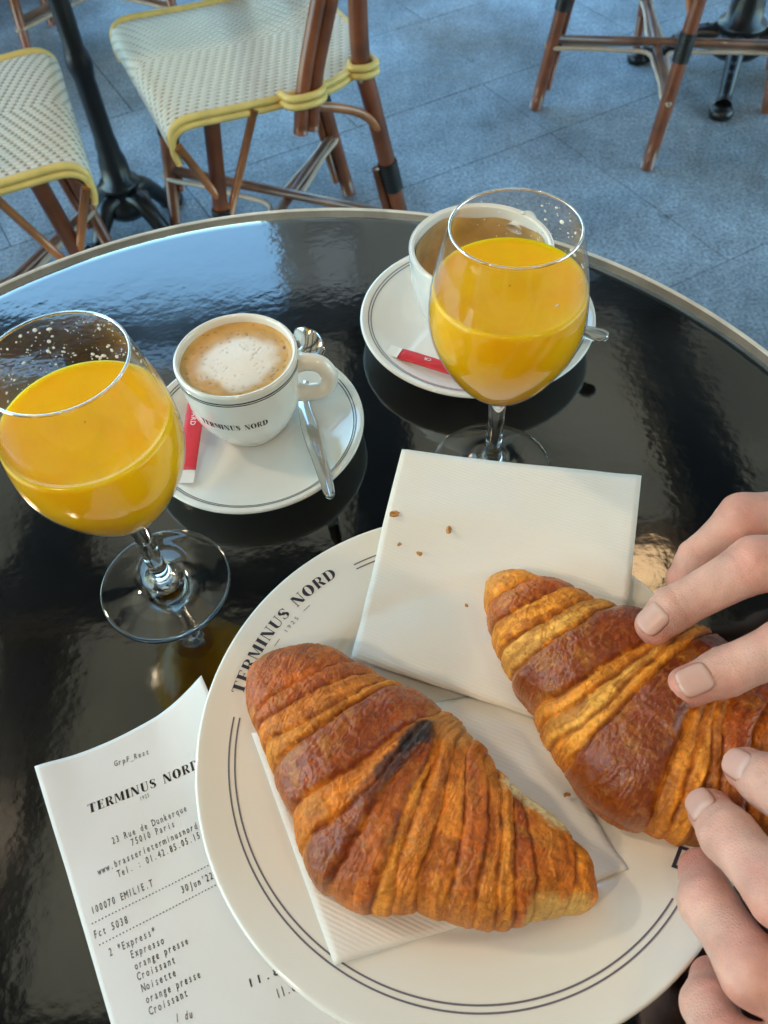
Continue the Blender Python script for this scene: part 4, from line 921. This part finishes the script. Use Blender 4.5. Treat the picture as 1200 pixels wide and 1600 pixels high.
    crest = np.clip(bul, 0, 1)[..., None]*lift[..., None]; col = col*(1.05-.16*crest*(blot+.5))
    crev = np.exp(-(dm/.0011)**2)[..., None]*(idx > 0)[..., None]; pe = sstep(-.1, .5, vn(Tg*7, Sg*40, seed+71))[..., None]
    col = col*(1-crev*.6)+crev*.6*(pe*GO*1.1+(1-pe)*DK*.7)
    side_ = (1-np.clip(sn, 0, 1))[..., None]**3; col = col*(1-.45*side_)+.45*side_*GO
    ek = np.exp(-((fs-.10)/.07)**2)[..., None]*.22; col = col*(1-ek)+ek*np.minimum(col*1.5+np.array([.14, .08, .02]), .8); ek = np.exp(-((fs-.96)/.05)**2)[..., None]*.5; col = col*(1-ek)+ek*col*np.array([.5, .36, .3])
    gls = bgl[idx]*(1+.3*blot[..., 0]); 
    for (bp_, rad_, c_, a_) in blobs:
        q = np.array([G(*fpx(p_), zc0+.018)[:2] for p_ in bp_]); dd = segd(q[0], q[-1]) if len(q) > 1 else np.linalg.norm(XY-q[0], axis=-1)
        if c_[0] < .06:
            q2 = [inv(p_) for p_ in bp_]
        kx = (1-sstep(rad_*.45, rad_*1.15, dd+.0012*blis+.002*blot[..., 0]))*(sn > -.1)*a_; col = col*(1-kx[..., None])+np.array(c_)*kx[..., None]*np.clip(1+.25*blot+(c_[0] < .2)*(1.6*np.clip(fbm(Sg*Lm*400, Tg*Wd[:, None]*120, seed+91, 4), 0, 1)[..., None]+1.0*flk[..., None]*blot), .4, 4)
        if c_[0] > .7: gls = gls*(1-kx)
    for (bp_, rad_, h_) in ridges:
        q = np.array([G(*fpx(p_), zc0+.022)[:2] for p_ in bp_]); dd = np.min([segd(q[i], q[i+1]) for i in range(len(q)-1)], axis=0); d = d+h_*np.exp(-(dd/rad_)**2)*(sn > 0)
    P = P+Nn*d[..., None]
    P[..., 2] = np.maximum(P[..., 2], zbase-.0008); P[..., 2] += TZ
    cen = np.array([P[..., 0].mean(), P[..., 1].mean(), TZ+zbase])
    Fc = grid_faces(ns, nt_, False, True); 
    if flipF: Fc = Fc[:, ::-1]
    o = mesh(name, (P-cen).reshape(-1, 3), Fc, M['crust'], None, cols={'Col': np.clip(col, 0.004, 1).reshape(-1, 3), 'gloss': np.clip(gls, 0, 1).ravel()})
    o.location = cen; tag(o, label, 'croissant', 'croissants on the plate'); return o
Z6 = lambda x, y: (370+x/2.034, 980+y/2.034)
croissant('croissant', 'whole dark-baked croissant with a charred fold, on the napkin in front', Z6,
  [(60, 105), (110, 78), (170, 62), (240, 55), (310, 66), (370, 98), (430, 128), (470, 160), (540, 188), (600, 226), (655, 262), (705, 276), (735, 325), (785, 372), (830, 435), (872, 480), (925, 535), (985, 575), (1040, 622), (1090, 680), (1125, 720), (1140, 790)],
  [(44, 200), (46, 255), (62, 320), (80, 370), (100, 425), (122, 480), (150, 530), (180, 592), (200, 650), (208, 715), (235, 775), (270, 822), (320, 868), (370, 897), (430, 916), (495, 912), (560, 902), (620, 925), (680, 940), (740, 956), (810, 965), (880, 956), (950, 932), (1040, 915), (1105, 905)],
  (48, 145), (1143, 868),
  [[(70, 262), (130, 215), (230, 160), (300, 128), (370, 112)], [(78, 300), (130, 275), (250, 205), (340, 168), (430, 150)], [(92, 365), (200, 320), (340, 240), (410, 205), (480, 178)], [(118, 450), (230, 350), (370, 255), (450, 220), (540, 200)],
   [(182, 590), (330, 480), (450, 390), (540, 328), (660, 270)], [(212, 705), (330, 595), (430, 520), (540, 385), (600, 322), (700, 282)], [(300, 850), (400, 640), (500, 480), (580, 400), (625, 345), (708, 288)],
   [(425, 912), (480, 750), (540, 570), (600, 430), (632, 355), (716, 300)], [(495, 912), (520, 720), (575, 560), (625, 440), (648, 365), (722, 312)], [(575, 905), (585, 780), (640, 600), (680, 450), (690, 370), (730, 330)], [(660, 935), (690, 800), (715, 650), (725, 500), (725, 400), (760, 352)],
   [(745, 955), (770, 820), (800, 650), (790, 500), (775, 420), (800, 400)], [(815, 962), (830, 820), (845, 650), (835, 520), (825, 440)], [(880, 955), (885, 800), (885, 650), (875, 570), (866, 490)], [(935, 935), (955, 800), (935, 680), (915, 600), (900, 520)], [(1040, 912), (1075, 820), (1075, 720), (1055, 640)]],
  [(RD, .45, .5, .7), (RD, .35, .45, .7), (BR, .55, .2, .8), (GO*.85, .5, .1, .8), (DK*1.15, .3, .75, 1.15), (BR*1.15, .55, .15, .9), (DK*.95, .35, .65, 1.25), (RD, .6, .4, .7), (GO, .95, .2, .55), (BR, .9, .25, .9), (BR*1.1, .7, .25, .35), (RD*1.1, .6, .4, .7), (BR, .8, .3, .35), (GO*.95, .9, .2, .7), (RD*.95, .6, .3, .9), (BR*1.05, .5, .35, .45), (GO*.9, .5, .25, .6)],
  [([(500, 470), (410, 570)], .0052, (.15, .030, .006), .75), ([(560, 395), (470, 500)], .0042, (.070, .016, .006), .85), ([(592, 352), (548, 405)], .0056, (.020, .008, .004), .95), ([(880, 490), (1030, 610)], .0052, (.84, .68, .36), .85), ([(960, 900), (1110, 880)], .0065, (.74, .48, .15), .75), ([(740, 340), (700, 285)], .004, (.55, .26, .07), .6), ([(650, 300), (700, 350)], .008, (.50, .21, .05), .7)],
  [([(603, 342), (560, 395), (480, 488), (410, 560)], .0042, .0034), ([(640, 345), (625, 420), (600, 520)], .0020, -.0020), ([(205, 330), (380, 235), (480, 190)], .004, .001)], .0300, .0195, 5)
Z7 = lambda x, y: (740+x/2.609, 740+y/2.609)
croissant('croissant', 'glossy red-brown croissant held by fingertips at the right of the plate', Z7,
  [(60, 418), (110, 395), (200, 390), (250, 412), (330, 430), (430, 465), (500, 508), (600, 546), (680, 572), (780, 596), (900, 606), (975, 632), (1030, 690), (1120, 770), (1230, 900), (1340, 1050), (1430, 1220), (1470, 1380)],
  [(45, 530), (70, 655), (100, 745), (150, 830), (195, 905), (240, 965), (262, 1040), (300, 1120), (365, 1215), (430, 1295), (500, 1360), (600, 1420), (700, 1468), (800, 1495), (870, 1512), (960, 1510), (1080, 1530), (1200, 1570), (1330, 1590), (1430, 1560)],
  (48, 470), (1480, 1500),
  [[(50, 560), (140, 480), (240, 440), (330, 432)], [(75, 650), (180, 560), (300, 500), (440, 470)], [(110, 745), (250, 640), (370, 560), (500, 515)], [(155, 835), (260, 740), (400, 640), (500, 575), (610, 550)],
   [(240, 962), (330, 925), (440, 855), (560, 765), (700, 690), (820, 600)], [(262, 1040), (400, 960), (520, 880), (650, 770), (760, 690), (870, 606)], [(300, 1125), (430, 1040), (540, 960), (680, 810), (800, 700), (930, 615)], [(365, 1215), (450, 1110), (570, 1000), (700, 850), (850, 720), (985, 640)],
   [(700, 1468), (740, 1330), (800, 1160), (860, 1000), (950, 860), (1060, 720)], [(780, 1492), (830, 1360), (880, 1190), (915, 1010), (990, 860), (1080, 740)], [(870, 1512), (910, 1350), (960, 1180), (965, 1000), (1020, 870), (1100, 760)],
   [(960, 1512), (985, 1350), (1000, 1180), (1010, 1000), (1070, 880), (1140, 800)], [(1080, 1530), (1090, 1380), (1110, 1200), (1130, 1040), (1220, 900)], [(1200, 1570), (1220, 1400), (1240, 1250), (1320, 1030)], [(1340, 1585), (1360, 1450), (1420, 1220)]],
  [(GO, .55, .15, .7), (RD*1.1, .4, .6, .9), (GO*1.05, .75, .1, .8), (PA*.9, .7, .1, .7), (DK*1.0, .25, .95, 1.3), (GO, .85, .15, .8), (PA*.9, .9, .1, .8), (GO*1.05, .85, .1, .8), (DK*.92, .25, .95, 1.35), (GO*.9, .9, .25, 1.0), (GO*1.05, .9, .2, 1.0), (BR*.8, .8, .3, .8), (DK*1.3, .5, .5, 1.1), (BR, .8, .3, .9), (BR, .7, .3, .8), (BR, .6, .3, .6)],
  [([(300, 1130), (365, 1210)], .0045, (.70, .40, .10), .7), ([(120, 750), (170, 850)], .004, (.74, .44, .12), .6), ([(60, 430), (130, 400)], .0035, (.60, .27, .06), .6)],
  [([(365, 1200), (560, 1000), (720, 830), (870, 700)], .0035, .0014), ([(150, 825), (350, 680), (480, 590)], .0035, .0012)], .0300, .0185, 71, plat=.42, fold=8)

# crumbs: (px, py, size, napkin height, where)
crumbs = [(616, 803, .0021, .0268, 'largest crumb, near the left edge of the upper napkin'), (702, 828, .0019, .0238, 'golden crumb in the middle of the upper napkin'), (655, 865, .0013, .0215, 'small brown crumb left of centre on the upper napkin'),
          (624, 850, .0010, .0222, 'tiny sliver crumb by the left edge of the upper napkin'), (729, 946, .0009, .0165, 'tiny crumb just left of the right croissant tip'), (885, 1242, .0012, .0110, 'brown crumb on the lower napkin between the croissants'), (781, 1463, .0010, .0085, 'tiny crumb on the bare plate below the front croissant')]
M['crumb'] = pmat('pastry_crumb', (.52, .24, .06), .6, noise=(600, .4), bump=(900, .6, .0004))
for k, (px, py, s_, h, lb) in enumerate(crumbs):
    q = G(px, py, h); un, vnn = np.meshgrid(np.linspace(0, np.pi, 9), np.linspace(0, 2*np.pi, 12, endpoint=False), indexing='ij')
    rad = s_*(1+.45*vn(un*2+k*5, vnn*1.3, k)+.25*vn(un*5, vnn*3+k, k+3)); V = np.stack([rad*np.sin(un)*np.cos(vnn)*1.15, rad*np.sin(un)*np.sin(vnn)*.8, rad*np.cos(un)*.5], -1).reshape(-1, 3)
    o = mesh('crumb', V, grid_faces(9, 12, False, True), M['crumb'], None, smooth=False); o.location = q; o.rotation_euler = (0, 0, k*1.3); tag(o, lb, 'crumb', 'pastry crumbs')

# ------------------------------------------------------------------ hands
def surface_nets(Fv, org, h):
    nx_, ny_, nz_ = Fv.shape; ins = Fv < 0
    c = [ins[i:nx_-1+i, j:ny_-1+j, k:nz_-1+k] for i in (0, 1) for j in (0, 1) for k in (0, 1)]
    cnt = sum(x.astype(np.int8) for x in c); act = (cnt > 0) & (cnt < 8); ids = -np.ones(act.shape, np.int64); ci = np.argwhere(act); ids[act] = np.arange(len(ci))
    acc = np.zeros((len(ci), 3)); nn = np.zeros(len(ci))
    cor = [(i, j, k) for i in (0, 1) for j in (0, 1) for k in (0, 1)]
    for a in cor:
        for ax in range(3):
            if a[ax] == 1: continue
            b_ = list(a); b_[ax] = 1
            fa = Fv[ci[:, 0]+a[0], ci[:, 1]+a[1], ci[:, 2]+a[2]]; fb = Fv[ci[:, 0]+b_[0], ci[:, 1]+b_[1], ci[:, 2]+b_[2]]
            mk = (fa < 0) != (fb < 0); t = np.where(mk, fa/(fa-fb+1e-20), 0)
            p_ = np.array(a, float)[None].repeat(len(ci), 0); p_[:, ax] += t; acc[mk] += p_[mk]; nn[mk] += 1
    V = (ci+acc/nn[:, None])*h+org; Q = []
    for ax in range(3):
        o1, o2 = [(1, 2), (2, 0), (0, 1)][ax]
        sl0 = [slice(None)]*3; sl1 = [slice(None)]*3; sl0[ax] = slice(0, -1); sl1[ax] = slice(1, None)
        e = ins[tuple(sl0)] != ins[tuple(sl1)]; ei = np.argwhere(e); mk = (ei[:, o1] > 0) & (ei[:, o2] > 0) & (ei[:, o1] < Fv.shape[o1]-1) & (ei[:, o2] < Fv.shape[o2]-1); ei = ei[mk]
        d1 = np.zeros(3, int); d1[o1] = 1; d2 = np.zeros(3, int); d2[o2] = 1
        g_ = lambda x: ids[x[:, 0], x[:, 1], x[:, 2]]
        q = np.stack([g_(ei-d1-d2), g_(ei-d2), g_(ei), g_(ei-d1)], 1)
        inv_ = ~ins[ei[:, 0], ei[:, 1], ei[:, 2]]; q[inv_] = q[inv_][:, ::-1]; Q.append(q)
    return V, np.concatenate(Q)
def cone_sd(X, a, b_, ra, rb_):
    e = b_-a; t = np.clip(((X-a) @ e)/(e @ e), 0, 1); return np.linalg.norm(X-(a+t[..., None]*e), axis=-1)-(ra+(rb_-ra)*t), t
def smin(a, b_, k): h = np.clip(.5+.5*(b_-a)/k, 0, 1); return b_*(1-h)+a*h-k*h*(1-h)
SKIN = np.array([.64, .365, .290]); SKR = np.array([.62, .205, .150])
def hand(parent, fingers, palm, arm, h, nails, skirt, tone=1.0):
    """fingers: lists of (point, radius) tip -> knuckle; palm: list of (a, ra, b, rb) blobs; world coordinates"""
    allp = np.array([p_ for f in fingers for p_, r in f]+[q for c in palm+arm for q in (c[0], c[2])])
    rmx = max([max(c[1], c[3]) for c in palm+arm]); lo = allp.min(0)-rmx-.004; hi = allp.max(0)+rmx+.004; lo = np.maximum(lo, [-9, -9, TZ+.004])
    fp = np.array([p_ for f in fingers for p_, r in f]); 
    hi[0] = min(hi[0], skirt)
    n_ = np.ceil((hi-lo)/h).astype(int); ax = [lo[k]+h*np.arange(n_[k]) for k in range(3)]
    X = np.stack(np.meshgrid(*ax, indexing='ij'), -1).astype(np.float32); D = np.full(X.shape[:3], 1.0, np.float32)
    red = []
    for f in fingers:
        d = None
        for i in range(len(f)-1):
            (a, ra), (b_, rb_) = f[i], f[i+1]; a = np.array(a, np.float32); b_ = np.array(b_, np.float32)
            x0 = np.minimum(a, b_)-.03; x1 = np.maximum(a, b_)+.03; s0 = np.clip(((x0-lo)/h).astype(int), 0, n_); s1 = np.clip(((x1-lo)/h).astype(int)+1, 0, n_)
            sl = tuple(slice(p_, q) for p_, q in zip(s0, s1))
            if min(s1-s0) <= 0: continue
            c, t = cone_sd(X[sl], a, b_, ra, rb_); L = float(np.linalg.norm(b_-a))
            if i == 0:        # flatten finger tip pad a little, crease at the first joint
                c = c+.0003*np.sin(np.pi*t)+.00055*np.exp(-((t-.90)*L/.0013)**2)+.00040*np.exp(-((t-.78)*L/.0011)**2)
            if i == 1:
                c = c+.00060*np.exp(-((t-.93)*L/.0014)**2)+.00045*np.exp(-((t-.85)*L/.0012)**2)+.0004*np.exp(-((t-.10)*L/.0011)**2)+.0005*np.sin(np.pi*t)
            if d is None: d = np.full(D.shape, 1.0, np.float32)
            d[sl] = smin(d[sl], c, .0035)
        D = smin(D, d, .0008); red += [(np.array(f[1][0]), .009), (np.array(f[2][0]), .013), (np.array(f[0][0]), .011)]
    for (a, ra, b_, rb_) in palm+arm:
        a = np.array(a, np.float32); b_ = np.array(b_, np.float32); c, t = cone_sd(X, a, b_, ra, rb_); D = smin(D, c.astype(np.float32), .010)
    V, Q = surface_nets(D, lo, h)
    # relax slightly
    nV = len(V); 
    for _ in range(2):
        acc = np.zeros_like(V); cn = np.zeros(nV)
        for k in range(4):
            for m_ in (1, 3): np.add.at(acc, Q[:, k], V[Q[:, (k+m_) % 4]]); np.add.at(cn, Q[:, k], 1)
        V = V*.45+.55*acc/np.maximum(cn, 1)[:, None]
    col = np.repeat(SKIN[None]*tone, nV, 0); nz_ = fbm(V[:, 0]*90, V[:, 1]*90+V[:, 2]*70, 3, 3)[:, None]; rd = np.zeros((nV, 1))
    for q, r_ in red: rd = np.maximum(rd, .62*np.exp(-(np.linalg.norm(V-q, axis=1)/r_)**4)[:, None])
    rd = np.clip(rd*1.1+.30*nz_, 0, .9); col = col*(1-rd)+SKR*tone*rd
    o = mesh('hand', V, Q, M['skin'], parent, cols={'Col': col})
    for (f, nrm, wn, ln, back) in nails:
        (a, ra), (b_, rb_) = f[0], f[1]; a = np.array(a); b_ = np.array(b_); T = a-b_; T /= np.linalg.norm(T); Nn = np.array(nrm, float); Nn -= T*(Nn @ T); Nn /= np.linalg.norm(Nn); S_ = np.cross(T, Nn)
        v, u = np.meshgrid(np.linspace(-1, 1, 22), np.linspace(-1, 1, 19), indexing='ij')
        hwid = wn/2*np.clip(1-np.abs(v)**4.5, 0, 1)**.32; X_ = u*hwid; Y_ = v*ln/2+back; rr = ra+.0006
        base = a+T*Y_[..., None]; ang = X_/rr*1.02
        rloc = np.where(Y_ > 0, np.sqrt(np.clip(rr**2-(np.clip(Y_, 0, rr*.96))**2*.62, 1e-8, 1)), rr+(rb_-ra)*np.clip(-Y_/np.linalg.norm(np.array(b_)-a), 0, 1))
        edge_ = np.maximum(np.abs(u), np.clip((-v), 0, 1))**8*.0011
        P = base+(np.cos(ang)*(rloc-edge_))[..., None]*Nn+(np.sin(ang)*rr)[..., None]*S_
        ve = np.clip((np.abs(u)-.80)/.2, 0, 1)**1.5+np.clip((-v-.86)/.14, 0, 1)*.8; vt = .2*sstep(.84, .92, v); vl = np.exp(-((v+.72)/.16)**2)*(1-np.abs(u)*.8)
        cn_ = np.array([.68, .36, .30])*np.ones(v.shape+(1,)); cn_ = cn_*(1-.5*vl[..., None])+.5*vl[..., None]*np.array([.70, .50, .43]); cn_ = cn_*(1-vt[..., None])+vt[..., None]*np.array([.72, .56, .46]); cn_ = cn_*(1-.55*np.clip(ve, 0, 1)[..., None])+.55*np.clip(ve, 0, 1)[..., None]*np.array([.34, .12, .08])
        nl = mesh('fingernail', P.reshape(-1, 3), grid_faces(22, 19), M['nail'], o, cols={'Col': cn_.reshape(-1, 3)}); md = nl.modifiers.new('th', 'SOLIDIFY'); md.thickness = .0007; md.offset = -1
    return o
W_ = lambda px, py, h: tuple(G(px, py, h))
person = empty('person', (.30, .12, TZ)); person.location = (0, 0, 0); tag(person, 'person at the right edge of whom only two bare hands tearing a croissant show', 'person')
fB_ = [(W_(1022, 978, .0510), .0082), (W_(1052, 951, .0570), .0094), (W_(1180, 882, .0760), .0114), (W_(1345, 870, .0720), .0135)]
fC_ = [(W_(1075, 1073, .0505), .0086), (W_(1132, 1050, .0545), .0098), (W_(1240, 1005, .0690), .0114), (W_(1390, 975, .0700), .0135)]
fA_ = [(W_(1068, 905, .0400), .0078), (W_(1090, 872, .0480), .0088), (W_(1160, 808, .0650), .0104), (W_(1330, 800, .0640), .0125)]
fT_ = [(W_(1255, 1085, .0330), .0095), (W_(1300, 1070, .0420), .0110), (W_(1370, 1050, .0520), .0135), (W_(1480, 1010, .0600), .0165)]
palm = [(W_(1355, 800, .060), .0150, W_(1520, 850, .060), .0190), (W_(1370, 880, .066), .0150, W_(1530, 900, .062), .0200), (W_(1400, 975, .064), .0150, W_(1540, 960, .060), .0200)]
arm = [(W_(1520, 900, .060), .0210, W_(1750, 930, .050), .0240), (W_(1750, 930, .050), .0240, W_(2300, 900, .055), .0330)]
toCam = lambda f: CAM-np.array(f[0][0])
def nrm(f, wx_, wy_, wz_): c = toCam(f); return c/np.linalg.norm(c)+np.array([wx_, wy_, wz_])
hand(person, [fB_, fC_, fA_, fT_], palm, arm, .00062, [(fB_, nrm(fB_, -.55, .15, .1), .0116, .0122, -.0022), (fC_, nrm(fC_, -.35, .10, .25), .0120, .0126, -.0022)], .42)
fD_ = [(W_(1168, 1203, .0520), .0085), (W_(1200, 1222, .0590), .0100), (W_(1290, 1290, .0700), .0118), (W_(1400, 1390, .0660), .0135)]
fE_ = [(W_(1112, 1270, .0440), .0088), (W_(1138, 1305, .0530), .0102), (W_(1222, 1398, .0680), .0111), (W_(1370, 1490, .0620), .0125)]
fF_ = [(W_(1097, 1362, .0300), .0088), (W_(1106, 1410, .0400), .0100), (W_(1178, 1518, .0540), .0112), (W_(1340, 1615, .0500), .0120)]
fG_ = [(W_(1112, 1530, .0200), .0078), (W_(1107, 1572, .0320), .0090), (W_(1145, 1650, .0450), .0106), (W_(1290, 1680, .0500), .0125)]
palm2 = [(W_(1440, 1410, .062), .0150, W_(1520, 1560, .056), .0200), (W_(1420, 1520, .058), .0150, W_(1500, 1620, .054), .0200), (W_(1400, 1640, .052), .0140, W_(1480, 1700, .050), .0190)]
arm2 = [(W_(1500, 1620, .056), .0200, W_(1700, 1800, .048), .0240), (W_(1700, 1800, .048), .0240, W_(2000, 2050, .05), .030)]
hand(person, [fD_, fE_, fF_, fG_], palm2, arm2, .00062, [(fD_, nrm(fD_, -.75, .55, .1), .0110, .0120, -.0020), (fE_, nrm(fE_, -.75, .95, -.1), .0112, .0120, -.0020)], .42, 1.0)

# ------------------------------------------------------------------ warm lamps under the awning (their reflections show in the porcelain and the glass)
for k, (x, y) in enumerate([(-.95, -.55), (-.15, -.75), (.75, -.50), (-1.3, .75), (.60, .98)]):
    o = empty('globe_lamp', (x, y, 2.0)); tag(o, ['warm globe lamp behind the photographer, left', 'warm globe lamp straight behind the photographer', 'warm globe lamp behind the photographer, right', 'warm globe lamp over the left side of the terrace', 'warm globe lamp mirrored in the table beside the right hand'][k], 'lamp', 'globe lamps under the awning')
    un = [(.0005, -.06)]+[(.06*math.sin(t_), -.06*math.cos(t_)) for t_ in np.linspace(.1, 3.0, 14)]; V, Fc = lathe_vf(un, 24); mesh('globe', V, Fc, M[('bulb', 'bulb_soft', 'bulb_soft', 'bulb', 'bulb_dim')[k]], o)
    tube('cord', [(0, 0, .058), (0, 0, .52)], .004, M['binding_black'], o, n=8); V, Fc = lathe_vf([(.0005, .10), (.02, .10), (.022, .055), (.0005, .055)], 16); mesh('lamp_cap', V, Fc, M['binding_black'], o)
